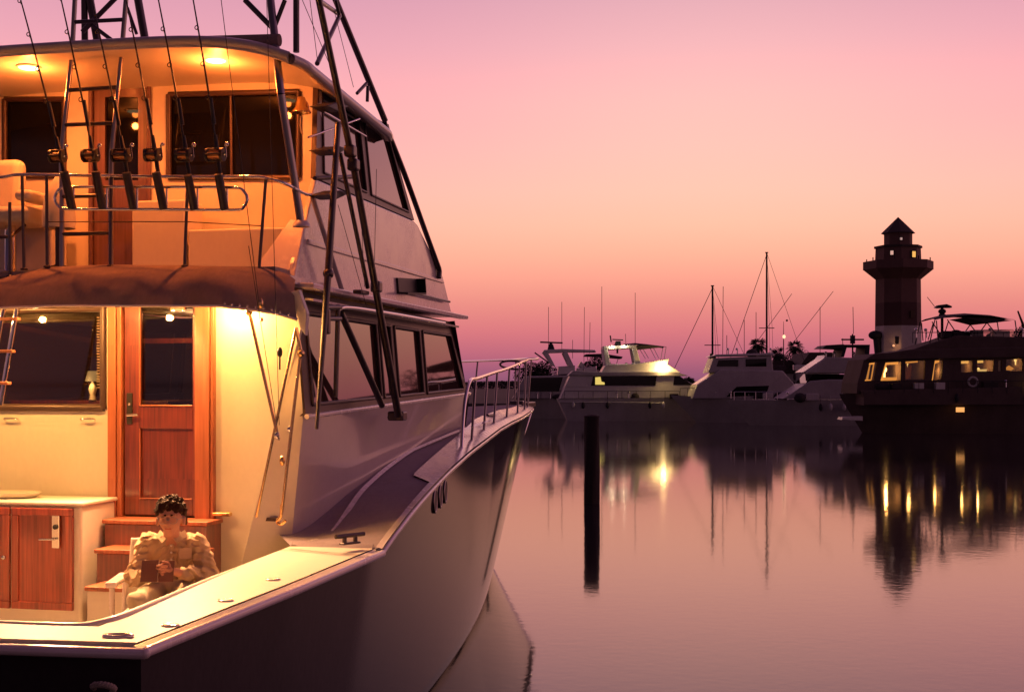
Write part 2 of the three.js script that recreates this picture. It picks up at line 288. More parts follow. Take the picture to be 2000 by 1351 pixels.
// decks forward of the break
const baseP = (s) => table([[3.8, 1.7], [10.9, 1.3]], s), aftS = (h) => h < 2.75 ? lerp(4.12, 3.8, clamp((h - 1.3) / 1.45)) : 3.79, aftP = (h) => h < 2.75 ? lerp(1.385, 1.655, clamp((h - 1.3) / 1.45)) : 1.66 - 0.085 * (h - 2.75), baseHraw = (s) => table([[3.4, 1.74], [4.14, 1.745], [4.5, 1.86], [5.1, 2.03], [6, 2.16], [7.2, 2.285], [9, 2.42], [10.9, 2.52], [14, 2.58], [21, 2.54]], s), baseH = (s) => [-2, -1, 0, 1, 2].reduce((a, k) => a + baseHraw(s + k * 0.1) / 5, 0);
{
  const toeW = (s) => lerp(0.035, 0.25, clamp((s - 5.7) / 0.25));
  const deckAt = (s, p) => { const g = tipP(s), b = Math.min(baseP(s), g * 0.86), a = Math.abs(p); return a > b ? lerp(baseH(s), gunH(s) - 0.005, clamp((a - b) / (g - b))) : baseH(s) + 0.06 * (1 - (a / b) ** 2); };
  for (const k of [1, -1]) part('side_deck', [sheet((u, v) => { const s = lerp(3.42, 9.9, u), w = tipP(s) - toeW(s), p = lerp(s < 4.1 ? lerp(1.7, 1.3, (s - 3.42) / 0.68) : lerp(1.3, baseP(s) - 0.08, 1 - (1 - clamp((s - 4.1) / 2.8)) ** 2), w, v); return V(s, p * k, deckAt(s, p)); }, 90, 12)], M.nonskid, yacht, 'grey non-skid side deck curving up to the bow');
  part('foredeck', [sheet((u, v) => { const s = lerp(9.9, 20.9, u), w = Math.max(0.02, tipP(s) - toeW(s)), p = w * (2 * v - 1); return V(s, p, deckAt(s, p)); }, 80, 30)], M.nonskid, yacht);
  for (const k of [1, -1]) part('toe_board', [sheet((u, v) => { const s = lerp(3.42, 21.05, Math.pow(u, 1.0)), g = tipP(s), q = Math.max(0, g - toeW(s) - 0.005), p = lerp(g + 0.012, q, v); return V(s, p * k, lerp(gunH(s) + 0.002, deckAt(s, q) + 0.016, v)); }, 140, 4)], M.gel, yacht);
  for (const k of [1, -1]) part('deck_border', [sheet((u, v) => { const s = lerp(4.16, 10.9, u); return V(s, (Math.max(baseP(s), lerp(1.76, 1.5, clamp((s - 4.16) / 3.04))) + 0.045 * v) * k, baseH(s) + 0.02 - 0.012 * v); }, 60, 1), sheet((u, v) => { const s = lerp(3.42, 4.16, u); return V(s, (lerp(1.7, 1.76, u) + 0.04 * v) * k, 1.752); }, 10, 1)], M.gel, yacht);
  // sloped face at the break of the sheer
  part('sheer_break', [1, -1].map((k) => plate([V(3.40, 1.7 * k, 1.72), V(3.40, 2.37 * k, 1.72), V(3.46, 2.37 * k, 1.765), V(3.46, 1.7 * k, 1.775)], 0.01)), M.nonskid, yacht);
  // cleats
  const cleat = (c, yaw, sc = 1) => { const g = [bar([-0.13, 0.06, 0], [0.13, 0.06, 0], 0.016), bar([-0.05, 0, 0], [-0.05, 0.06, 0], 0.016), bar([0.05, 0, 0], [0.05, 0.06, 0], 0.016), box([0, 0.006, 0], [0.16, 0.014, 0.05], 0.005)]; for (const q of g) { q.scale(sc, sc, sc); q.rotateY(yaw); q.translate(...c); } return g; };
  const c1 = [2.242,1.79,-3.267]; part('cleat', cleat(c1, Math.PI / 2 - 0.5, 1.1), M.pipe, yacht);
  part('cleat', cleat(V(12.6, 1.12, 2.46), Math.PI / 2, 1.6), M.pipe, yacht);
  part('cleat', cleat(V(12.6, -1.12, 2.46), Math.PI / 2, 1.6), M.pipe, yacht);
  part('cleat', cleat(V(18.6, 0.25, 2.53), Math.PI / 2, 1.2), M.pipe, yacht);
}
// bow rail
{
  const rp = (s, k) => V(s, (Math.max(0.16, tipP(Math.min(s, 20.6)) - 0.07) * 1.0) * k, table([[8, 3.02], [9.2, 3.06], [13, 3.22], [17, 3.42], [21, 3.55]], s));
  const pts = []; for (let s = 8.95; s <= 20.7; s += 0.65) pts.push(rp(s, 1));
  const foot = V(8.35, tipP(8.35) - 0.1, gunH(8.35) + 0.01), footP = V(8.35, -(tipP(8.35) - 0.1), gunH(8.35) + 0.01);
  const run = [foot, V(8.5, tipP(8.5) - 0.1, 2.62), V(8.65, tipP(8.6) - 0.09, 2.9), ...pts, V(21.15, 0.1, 3.56), V(21.15, -0.1, 3.56), ...pts.map(([x, y, z]) => [-x, y, z]).reverse(), V(8.65, -tipP(8.6) + 0.09, 2.9), V(8.5, -tipP(8.5) + 0.1, 2.62), footP];
  const rail = part('bow_rail', pipe(run, 0.022, 300, 8), M.chrome, yacht);
  for (const k of [1, -1]) for (const s of [9.5, 10.9, 12.3, 14, 16, 18.2, 20.2]) {
    const b = V(s - 0.28, (tipP(s - 0.28) - 0.09) * k, gunH(s - 0.28)); part('stanchion', [bar(b, rp(s, k), 0.017), lathe([[0.045, 0], [0.045, 0.012], [0.02, 0.02]], 12, b)], M.darkChrome, rail);
  }
  // low hoop inside the pulpit and its lamp bracket
  const hoop = new THREE.TorusGeometry(0.27, 0.022, 8, 40); hoop.rotateX(Math.PI / 2 - 0.3); hoop.translate(...V(19.6, -0.08, 3.4)); part('pulpit_hoop', hoop, M.pipe, rail);
  part('anchor_roller', [box(V(20.6, 0, 2.6), [0.16, 0.1, 0.9], 0.02), box(V(19.6, 0, 2.62), [0.3, 0.14, 0.3], 0.04)], M.pipe, yacht);
}

// ---------------------------------------------------------------- deckhouse
const sideP = (s) => 1.65 - 0.033 * (s - 3.8), sillH = (s) => 2.74 + 0.024 * (s - 3.8);
{
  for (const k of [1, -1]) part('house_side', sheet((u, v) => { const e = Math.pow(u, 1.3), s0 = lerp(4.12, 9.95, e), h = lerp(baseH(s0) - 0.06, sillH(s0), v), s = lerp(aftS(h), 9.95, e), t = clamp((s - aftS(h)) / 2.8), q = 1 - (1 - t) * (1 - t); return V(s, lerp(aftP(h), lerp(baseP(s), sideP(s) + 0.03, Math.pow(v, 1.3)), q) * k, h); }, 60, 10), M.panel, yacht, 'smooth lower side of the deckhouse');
  part('house_front', [sheet((u, v) => { const t = 2 * u - 1, e = 1 - t * t; return V(9.95 + 1.0 * e + 0.9 * (1 - v) * (0.4 + e), lerp(baseP(9.95) - 0.02, sideP(9.95) + 0.03, v) * t, lerp(baseH(10.5) - 0.03, sillH(9.95), v)); }, 24, 6)], M.gel, yacht);
  // sill ledge
  for (const k of [1, -1]) part('window_ledge', bars([V(3.8, sideP(3.8) + 0.035, 2.745), V(9.95, sideP(9.95) + 0.035, sillH(9.95) + 0.005)].map(([x, y, z]) => [x * k, y, z]), 0.022), M.gel, yacht);
  // window wall with real openings
  const pts = [[3.8, 2.75], [9.92, 2.895], [9.25, 3.77], [3.8, 3.77]];
  const wins = [[[3.98, 2.84], [6.02, 2.88], [6.02, 3.6], [3.98, 3.6]], [[6.12, 2.88], [6.52, 2.89], [6.52, 3.6], [6.12, 3.6]], [[6.68, 2.89], [7.68, 2.91], [7.68, 3.6], [6.68, 3.6]], [[7.84, 2.91], [9.66, 2.95], [9.2, 3.6], [7.84, 3.6]]];
  for (const k of [1, -1]) {
    const at = ([s, h], o = 0) => V(s, (sideP(s) + o - 0.085 * (h - 2.75)) * k, h);
    const wall = part('window_wall', plate(pts.map((q) => at(q)), 0.05, wins.map((w) => w.map((q) => at(q)))), M.frame, yacht);
    for (const w of wins) {
      const m = w.reduce((a, q) => [a[0] + q[0] / 4, a[1] + q[1] / 4], [0, 0]);
      const win = part('side_window', plate(w.map((q) => at([lerp(q[0], m[0], -0.01), lerp(q[1], m[1], -0.01)], 0.0)), 0.012), M.glass, yacht);
      part('window_frame', bars([...w, w[0]].map((q) => at(q, 0.03)), 0.016, 6), M.frame, win);
    }
  }
  // front windscreen
  part('windscreen', sheet((u, v) => { const t = 2 * u - 1, e = 1 - t * t; return V(lerp(9.94, 9.25, v) + lerp(0.95, 0.7, v) * e, lerp(sideP(9.92), sideP(9.25), v) * t, lerp(2.89, 3.78, v)); }, 20, 4), M.glass, yacht);
  // brow and rain gutter under the bridge
  for (const k of [1, -1]) {
    part('bridge_brow', [plate([V(3.62, (sideP(3.7) - 0.02) * k, 3.80), V(9.55, (sideP(9.3) - 0.02) * k, 3.84), V(9.45, (sideP(9.3) + 0.12) * k, 3.83), V(3.62, (sideP(3.7) + 0.16) * k, 3.79)], 0.045, [], 0.01)], M.gel, yacht);
    part('rain_gutter', [plate([V(3.85, (sideP(3.85) + 0.0) * k, 3.70), V(9.3, (sideP(9.3)) * k, 3.71), V(9.2, (sideP(9.3) + 0.07) * k, 3.705), V(3.85, (sideP(3.8) + 0.07) * k, 3.695)], 0.02)], M.gel, yacht);
  }
  part('bridge_deck', plate([V(3.3, -1.7, 3.83), V(3.3, 1.7, 3.83), V(9.4, 1.42, 3.86), V(9.4, -1.42, 3.86)], 0.06), M.gel, yacht);
  // handrail bent over the side windows
  part('grab_rail', pipe([[1.72,2.913,-4.38],[1.72,3.227,-4.393],[1.72,3.49,-4.418],[1.72,3.641,-4.456],[1.72,3.676,-4.598],[1.72,3.688,-4.977],[1.72,3.692,-6.204],[1.72,3.687,-7.875]], 0.017, 120, 8, false, 0.3), M.chrome, yacht);
}
// aft bulkhead: white wall with a real window opening and a doorway
{
  const s = 3.8, holeW = [V(s, -1.9, 2.84), V(s, -0.14, 2.84), V(s, -0.14, 3.62), V(s, -1.9, 3.62)], holeD = [V(s, 0.06, 1.9), V(s, 0.9, 1.9), V(s, 0.9, 3.74), V(s, 0.06, 3.74)];
  part('aft_bulkhead', plate([V(s, -2.2, 0.96), V(s, 1.12, 0.96), V(s, 1.12, 1.5), V(s, 1.64, 3.45), V(s, 1.64, 3.8), V(s, -2.2, 3.8)], 0.05, [holeW, holeD]), M.cream, yacht, 'cream aft bulkhead of the saloon facing the cockpit');
  // chamfered corner post between bulkhead and side
  part('corner_post', [sheet((u, v) => { const h = lerp(1.1, 3.79, v), t = clamp((h - 1.3) / 2.2); return V(lerp(3.775, aftS(h), u), lerp(lerp(1.05, 1.64, t), aftP(h), u), h); }, 6, 20)], M.cream, yacht);
  // port side wall of saloon so that the room is closed
  part('saloon_lining', [plate([V(3.85, -2.2, 1.9), V(3.85, 1.4, 1.9), V(8, 1.3, 1.9), V(8, -2.0, 1.9)], 0.03), plate([V(8, -2, 1.9), V(8, 1.4, 1.9), V(8, 1.4, 3.78), V(8, -2, 3.78)], 0.03), plate([V(3.85, -2.2, 0.96), V(3.85, -2.2, 3.8), V(8, -2.0, 3.8), V(8, -2, 0.96)], 0.03), plate([V(3.85, 1.3, 1.9), V(3.85, 1.3, 3.78), V(8, 1.2, 3.78), V(8, 1.2, 1.9)], 0.03)], M.frame, yacht);
  // saloon window
  const win = part('saloon_window', plate([V(3.815, -1.9, 2.84), V(3.815, -0.14, 2.84), V(3.815, -0.14, 3.62), V(3.815, -1.9, 3.62)], 0.008), M.pane, yacht);
  part('window_frame', [bar(V(3.765, -1.95, 2.81), V(3.765, -0.1, 2.81), 0.032), bar(V(3.765, -0.11, 2.8), V(3.765, -0.11, 3.66), 0.03), bar(V(3.765, -1.95, 3.64), V(3.765, -0.1, 3.64), 0.03)], M.frame, win);
  // drain handles under the window
  for (const q of [[-0.963,2.704,-3.76],[-0.243,2.704,-3.76]]) part('grab_handle', [pipe([[q[0] - 0.06, q[1], q[2]], [q[0] - 0.055, q[1] + 0.012, q[2] + 0.02], [q[0] + 0.055, q[1] + 0.012, q[2] + 0.02], [q[0] + 0.06, q[1], q[2]]], 0.008, 16, 6)], M.chrome, yacht);
  // teak posts either side of the door
  for (const [a, b, pr] of [[-0.05, 0.03, 0.05], [0.03, 0.075, 0.028], [0.735, 0.87, 0.045], [0.87, 0.905, 0.03]]) part('door_jamb', box([(a + b) / 2, 2.83, -3.8 + 0.03], [b - a - 0.004, 1.86, 0.05 + pr], 0.008), M.teak, yacht);
  part('door_header', box([0.42, 3.74, -3.77], [0.66, 0.09, 0.08], 0.008), M.teak, yacht);
  // saloon door: stiles, rails, glazed upper light, lower panel
  const z = -3.79, door = part('saloon_door', [box([0.155, 2.81, z], [0.14, 1.78, 0.05], 0.006), box([0.715 - 0.0, 2.81, z], [0.03, 1.78, 0.05], 0.006), box([0.425, 3.675, z], [0.4, 0.05, 0.048], 0.006), box([0.46, 2.735, z], [0.48, 0.19, 0.048], 0.006), box([0.46, 1.99, z], [0.48, 0.14, 0.048], 0.006)], M.mahogany, yacht, 'varnished mahogany door with a glazed upper half');
  const gl = part('door_glass', box([0.46, 3.24, z - 0.008], [0.49, 0.83, 0.008]), M.pane, door);
  part('door_panel', box([0.46, 2.35, z - 0.006], [0.49, 0.6, 0.02], 0.005), M.mahogany, door);
  part('glass_bead', [bar([0.226, 2.83, z + 0.028], [0.226, 3.65, z + 0.028], 0.008, 0.008, 6), bar([0.226, 2.83, z + 0.028], [0.7, 2.83, z + 0.028], 0.008, 0.008, 6), bar([0.226, 2.05, z + 0.028], [0.226, 2.64, z + 0.028], 0.006, 0.006, 6), bar([0.226, 2.06, z + 0.028], [0.7, 2.06, z + 0.028], 0.006, 0.006, 6)], M.teak, door);
  const lock = part('door_lock', box([0.135, 2.805, z + 0.032], [0.05, 0.26, 0.014], 0.004), M.black, door);
  part('door_handle', [bar([0.125, 2.75, z + 0.06], [0.225, 2.755, z + 0.06], 0.01), bar([0.135, 2.75, z + 0.03], [0.135, 2.75, z + 0.06], 0.012), ball([0.14, 2.84, z + 0.045], 0.013)], M.chrome, lock);
  // threshold steps: three varnished treads on cream boxes
  const step = (s0, s1, top, p0, p1, deep, m2) => { const st = part('boarding_step', box([(p0 + p1) / 2, top - 0.016, -(s0 + s1) / 2], [p1 - p0 + 0.03, 0.034, s1 - s0 + 0.03], 0.008), M.teak, yacht); part('riser', box([(p0 + p1) / 2, (top - 0.034 + deep) / 2, -(s0 + s1) / 2 - 0.004], [p1 - p0, top - 0.036 - deep, s1 - s0], 0.006), m2, st); return st; };
  step(3.5, 3.77, 1.905, 0.05, 0.95, 0.95, M.mahogany);
  step(3.22, 3.5, 1.70, 0.14, 1.0, 0.95, M.mahogany);
  step(2.92, 3.22, 1.45, 0.23, 1.05, 0.95, M.cream);
  // rod of the courtesy rail beside the door
  part('courtesy_bracket', [bar([0.9, 1.945, -3.74], [1.04, 1.945, -3.74], 0.018), box([0.97, 1.945, -3.75], [0.16, 0.03, 0.05], 0.01)], M.brass, yacht);
}
// saloon interior seen through the glass: lamp, blinds, counter
{
  const i = part('blind', [...Array(26)].map((_, k) => box([-0.22, 2.98 + k * 0.024, -4.0], [0.16, 0.012, 0.02])), M.cream, yacht);
  part('saloon_counter', [box([-1.0, 2.83, -5.0], [2.0, 0.06, 0.6], 0.01), box([-1.0, 3.45, -6.2], [2, 0.05, 0.3])], M.mahogany, yacht);
  const lamp = thing('table_lamp', 'small shaded table lamp glowing behind the saloon window', 'lamp', place([-0.748,2.859,-4.7]).toArray(), turnYacht);
  part('lamp_base', lathe([[0, 0], [0.07, 0], [0.06, 0.02], [0.045, 0.1], [0.075, 0.2], [0.05, 0.28], [0.015, 0.32], [0.012, 0.38]], 20), M.cloth, lamp);
  part('lamp_shade', lathe([[0.13, 0.34], [0.08, 0.52]], 24), glow(1, 0.62, 0.2, 0.45), lamp);
  pointLamp(lamp, [0, 0.36, 0.18], [1, 0.6, 0.2], 0.3, 0.03, 'lamp_light'); lamp.scale.setScalar(0.52);
  // print hanging inside the door
  const sl = part('added_ceiling_light', lathe([[0.09, 0], [0.08, -0.03], [0, -0.035]], 16, V(5.6, -0.2, 3.74)), glow(1, 0.5, 0.2, 1), yacht); pointLamp(yacht, V(5.6, -0.2, 3.66), [1, 0.36, 0.12], 2.2, 0.04, 'saloon_fill');  // ceiling fitting and light added to warm the room behind the door glass
  part('framed_print', [box([0.35, 3.3, -5.4], [0.62, 0.5, 0.03])], M.teak, yacht);
}

// ---------------------------------------------------------------- overhang above the cockpit
{
  const topH = (p) => table([[-2.0, 3.72], [-0.77, 3.87], [-0.35, 3.955], [0.15, 3.965], [0.86, 3.945], [1.53, 3.92], [1.72, 3.86], [1.85, 3.76]], p), lipH = (p) => table([[-2.1, 3.58], [0, 3.62], [1.35, 3.6], [1.7, 3.555], [1.98, 3.47]], p);
  const lipS = (p) => 2.9 + 0.32 * Math.pow(clamp((Math.abs(p) - 1.2) / 0.8), 2);
  const canvas = part('canvas_cover', sheet((u, v) => {
    const pl = lerp(-2.1, 1.87, u), pt = lerp(-2.0, 1.78, u), e = lerp(v, Math.sin(v * Math.PI / 2), 0.45), sag = 0.012 * Math.sin(u * 40) * Math.sin(v * Math.PI) + 0.02 * fbm(u * 0.999, v * 0.3, 12, 3) * Math.sin(v * Math.PI);
    return V(lerp(lipS(pl), 3.32, lerp(v, 1 - Math.cos(v * Math.PI / 2), 0.45)) - sag, lerp(pl, pt, v), lerp(lipH(pl), topH(pt), e) + sag * 0.6);
  }, 120, 16), M.canvas, yacht, 'brown canvas cover stretched over the cockpit overhang');
  part('overhang_ceiling', sheet((u, v) => { const p = lerp(-2.05, lerp(1.85, 1.66, v), u); return V(lerp(lipS(p) + 0.03, 3.79, v), p, lerp(lipH(p) + 0.012, 3.77, v)); }, 40, 6), M.cream, yacht);
  part('overhang_trim', pipe([...Array(30)].map((_, i) => { const p = lerp(-2.08, 1.87, i / 29); return V(lipS(p) + 0.005, p, lipH(p) - 0.006); }), 0.011, 90, 6), M.gel, yacht);
  for (let i = 0; i < 9; i++) { const p = 1.38 + i * 0.055; part('canvas_snap', ball(V(lipS(p) - 0.012, p, lipH(p) + 0.016), 0.009, 1, 1, 1, 8), M.chrome, canvas); }
  // end gusset of the overhang
  part('overhang_gusset', plate([[1.758,3.705,-3.2],[1.866,3.727,-3.2],[1.932,3.547,-3.2],[1.916,3.379,-3.2],[1.874,3.438,-3.2],[1.833,3.571,-3.2]], 0.06, [], 0.008), M.cream, yacht);
  // cockpit floodlights under the overhang
  for (const [p, s, cd] of [[1.12, 3.54, 4.2], [0.1, 3.05, 6.5], [-1.2, 3.02, 7]]) {
    const f = part('cockpit_light', lathe([[0.075, 0], [0.08, -0.012], [0.06, -0.03]], 20, V(s, p, 3.685)), M.chrome, yacht);
    part('light_lens', ball(V(s, p, 3.655), 0.052, 1, 0.35, 1, 14), glow(1, 0.72, 0.32, 3), f);
    pointLamp(yacht, V(s, p, 3.6), [1, 0.46, 0.11], cd, 0.025, 'cockpit_downlight');
  }
  // adjustable floods at the lip, aimed down into the cockpit
  for (const [p, s, tp, ts] of [[0.6, 3.66, 1.6, 0.9], [-0.3, 2.98, 0.3, 1.2]]) {
    const f = part('flood_housing', lathe([[0, 0.07], [0.05, 0.06], [0.075, 0], [0.07, -0.01]], 18, V(s + 0.05, p, 3.63), [0.35, 0, 0]), M.chrome, yacht);
    part('flood_lens', ball(V(s + 0.045, p, 3.62), 0.06, 1, 0.3, 1, 14), glow(1, 0.72, 0.32, 3), f);
    const l = new THREE.SpotLight(rgb(1, 0.46, 0.2), 84, 0, 1.15, 1, 2); l.position.set(...V(s + 0.03, p, 3.58)); l.target.position.set(...V(ts, tp, 1.2)); l.castShadow = true; l.shadow.radius = 2.5; l.name = 'cockpit_flood'; yacht.add(l, l.target);
  }
}

// ---------------------------------------------------------------- flying bridge
const sideF = (s) => 1.6 - 0.035 * (s - 4);
{
  for (const k of [1, -1]) {
    const at = ([s, h], o = 0) => V(s, (sideF(s) + o - 0.05 * Math.max(0, h - 4.74)) * k, h);
    part('bridge_side', [plate([[3.6, 3.84], [9.2, 3.87], [8.75, 4.28], [7.6, 4.74], [7.42, 4.77], [4.18, 4.73], [3.9, 4.28], [3.66, 3.98]].map((q) => at(q)), 0.05, [], 0.012), plate([[3.95, 4.16], [8.75, 4.2], [8.7, 4.235], [3.95, 4.2]].map((q) => at(q, 0.03)), 0.03, [], 0.006)], M.gel, yacht, 'pale moulded side of the flying bridge');
    const wins = [[[4.4, 4.82], [5.66, 4.83], [5.52, 5.48], [4.45, 5.46]], [[5.82, 4.83], [7.2, 4.84], [6.5, 5.54], [5.7, 5.49]]];
    part('bridge_window_wall', plate([[4.18, 4.74], [7.45, 4.78], [6.52, 5.64], [4.36, 5.56]].map((q) => at(q)), 0.045, wins.map((w) => w.map((q) => at(q)))), M.frame, yacht);
    for (const w of wins) { const b = part('bridge_window', plate(w.map((q) => at(q)), 0.01), M.glass, yacht); part('window_frame', bars([...w, w[0]].map((q) => at(q, 0.026)), 0.013, 6), M.frame, b); }
  }
  part('bridge_windscreen', sheet((u, v) => { const t = 2 * u - 1, e = 1 - t * t; return V(lerp(7.44, 6.5, v) + 0.5 * e, sideF(lerp(7.44, 6.5, v)) * t, lerp(4.78, 5.64, v)); }, 20, 4), M.glass, yacht);
  part('bridge_front', sheet((u, v) => { const t = 2 * u - 1, e = 1 - t * t; return V(lerp(9.18, 7.5, v) + 0.45 * e, sideF(lerp(9.18, 7.5, v)) * t, lerp(3.87, 4.77, v)); }, 20, 4), M.gel, yacht);
  part('bridge_floor', plate([V(3.3, -1.8, 3.9), V(3.3, 1.62, 3.9), V(7, 1.45, 3.9), V(7, -1.8, 3.9)], 0.04), M.deckGrey, yacht);
  // running light board
  part('light_board', [plate([V(6.72, 1.53, 3.95), V(7.5, 1.50, 4.0), V(7.46, 1.5, 4.15), V(6.68, 1.53, 4.1)], 0.05), plate([V(6.72, 1.53, 3.95), V(7.5, 1.5, 4.0), V(7.5, 1.62, 3.99), V(6.72, 1.65, 3.94)], 0.02), plate([V(7.5, 1.5, 4.0), V(7.46, 1.5, 4.15), V(7.46, 1.62, 4.15), V(7.5, 1.62, 4.0)], 0.02)], M.black, yacht);
  part('side_pipe', bars([V(7.3, 1.56, 3.98), V(8.9, 1.5, 3.99)], 0.014), M.pipe, yacht);

  // aft wall of the enclosed bridge
  const z = 4.4, hole1 = [[-1.432,4.886,-4.4],[-0.837,4.866,-4.4],[-0.837,5.554,-4.4],[-1.432,5.581,-4.4]], holeD = [[-0.575,4.059,-4.4],[-0.008,4.048,-4.4],[-0.008,5.673,-4.4],[-0.575,5.701,-4.4]], hole2 = [[0.179,4.818,-4.4],[1.392,4.777,-4.4],[1.392,5.516,-4.4],[0.179,5.547,-4.4]];
  part('bridge_bulkhead', plate([V(z, -2.1, 3.92), V(z, 1.58, 3.92), V(z, 1.58, 5.68), V(z, -2.1, 5.68)], 0.05, [hole1, holeD, hole2]), M.cream, yacht, 'wall of the enclosed bridge glowing orange under the ceiling lamps');
  for (const h of [hole1, hole2]) {
    const w = part('bridge_aft_window', plate(h.map(([x, y, q]) => [x, y, q]), 0.01), M.darkGlass, yacht);
    part('window_frame', bars([...h, h[0]].map(([x, y, q]) => [x, y, q + 0.03]), 0.026, 6), M.frame, w);
  }
  part('window_mullion', bars([[0.773,4.794,-4.37],[0.763,5.527,-4.37]], 0.014, 6), M.frame, yacht);
  const d = part('bridge_door', plate(holeD.map(([x, y, q]) => [x, y, q - 0.01]), 0.04, [[[-0.449,4.821,-4.4],[-0.126,4.81,-4.4],[-0.126,5.543,-4.4],[-0.449,5.559,-4.4]]]), M.doorBrown, yacht);
  part('door_glass', plate([[-0.471,4.816,-4.42],[-0.127,4.804,-4.42],[-0.127,5.557,-4.42],[-0.471,5.573,-4.42]], 0.008), M.darkGlass, d);
  part('door_casing', bars([[...holeD[1]], holeD[2], holeD[3], holeD[0]].map(([x, y, q]) => [x, y, q + 0.03]), 0.022, 6), M.doorBrown, d);

  // lockers and coamings on the after bridge deck
  const locker = (q, s0, s1, m, name) => { const [a, b] = q; return part(name, box([(a[0] + b[0]) / 2, (a[1] + b[1]) / 2, -(s0 + s1) / 2], [b[0] - a[0], a[1] - b[1], s1 - s0], 0.02), m, yacht); };
  locker([[0.049,4.563,-3.95],[0.538,3.976,-3.95]], 3.95, 4.3, M.cream, 'bridge_locker');
  locker([[0.566,4.307,-3.95],[1.453,3.959,-3.95]], 3.95, 4.35, M.cream, 'bridge_locker');
  locker([[-1.497,4.551,-3.95],[-0.703,3.978,-3.95]], 3.95, 4.2, M.cream, 'bridge_locker');
  part('coaming_end', plate([V(3.66, 1.3, 3.93), V(3.6, 1.66, 3.85), V(3.9, 1.64, 4.33), V(3.9, 1.5, 4.36)], 0.04, [], 0.01), M.gel, yacht);

  // guard rail on the overhang edge
  const rail = part('guard_rail', [pipe([[-1.331,4.685,-3.3],[-0.765,4.691,-3.3],[-0.57,4.706,-3.3],[0.151,4.673,-3.3],[0.868,4.64,-3.3],[1.378,4.623,-3.3],[1.548,4.609,-3.3],[1.717,4.552,-3.3],[1.7,4.54,-3.777],[1.7,4.593,-4.248]], 0.014, 90, 8)], M.chrome, yacht);
  for (const [a, b] of [[[-0.681,4.485,-3.3],[-0.681,3.882,-3.3]], [[-0.57,4.706,-3.3],[-0.552,3.937,-3.3]], [[-0.349,4.698,-3.3],[-0.344,3.954,-3.3]], [[0.227,4.666,-3.3],[0.218,3.948,-3.3]], [[0.886,4.64,-3.3],[0.859,3.935,-3.3]], [[1.544,4.609,-3.3],[1.485,3.891,-3.3]]]) part('stanchion', [bar(a, b, 0.013), lathe([[0.03, -0.004], [0.03, 0.008], [0.014, 0.014]], 10, b)], M.pipe, rail);
  part('life_line', [bar(...[[-0.349,4.318,-3.3],[0.231,4.302,-3.3]], 0.004), bar(...[[0.231,4.302,-3.3],[0.868,4.286,-3.3]], 0.004), bar(...[[0.868,4.286,-3.3],[1.514,4.237,-3.3]], 0.004)], M.pipe, rail);
  // rod rack: a long hoop with six slanted tubes
  const rack = part('rod_rack', [pipe([[-0.084,4.576,-3.2],[0.648,4.552,-3.2],[1.316,4.527,-3.2],[1.397,4.5,-3.2],[1.435,4.436,-3.2],[1.397,4.37,-3.2],[1.316,4.353,-3.2],[0.648,4.376,-3.2],[-0.084,4.401,-3.2],[-0.178,4.424,-3.2],[-0.214,4.49,-3.2],[-0.174,4.558,-3.2]], 0.012, 120, 8, true, 0.4)], M.chrome, yacht);
  const uprights = [[-0.048,4.57,-3.2],[-0.048,4.4,-3.2],[0.243,4.561,-3.2],[0.243,4.391,-3.2],[0.504,4.553,-3.2],[0.504,4.38,-3.2],[0.757,4.545,-3.2],[0.757,4.373,-3.2],[1.017,4.536,-3.2],[1.017,4.365,-3.2],[1.265,4.528,-3.2],[1.265,4.354,-3.2]];
  for (let i = 0; i < 6; i++) part('rack_upright', bar(uprights[2 * i], uprights[2 * i + 1], 0.008), M.chrome, rack);
  const tb = [[-0.061,4.404,-3.2],[0.207,4.396,-3.2],[0.473,4.389,-3.2],[0.731,4.377,-3.2],[0.991,4.366,-3.2],[1.244,4.359,-3.2]], tt = [[-0.073,4.682,-3.1],[0.202,4.672,-3.1],[0.466,4.655,-3.1],[0.718,4.65,-3.1],[0.984,4.618,-3.1],[1.239,4.617,-3.1]];
  for (let i = 0; i < 6; i++) part('rod_tube', [bar(tb[i], tt[i], 0.034, 0.034, 14)], M.pipe, rack);
}
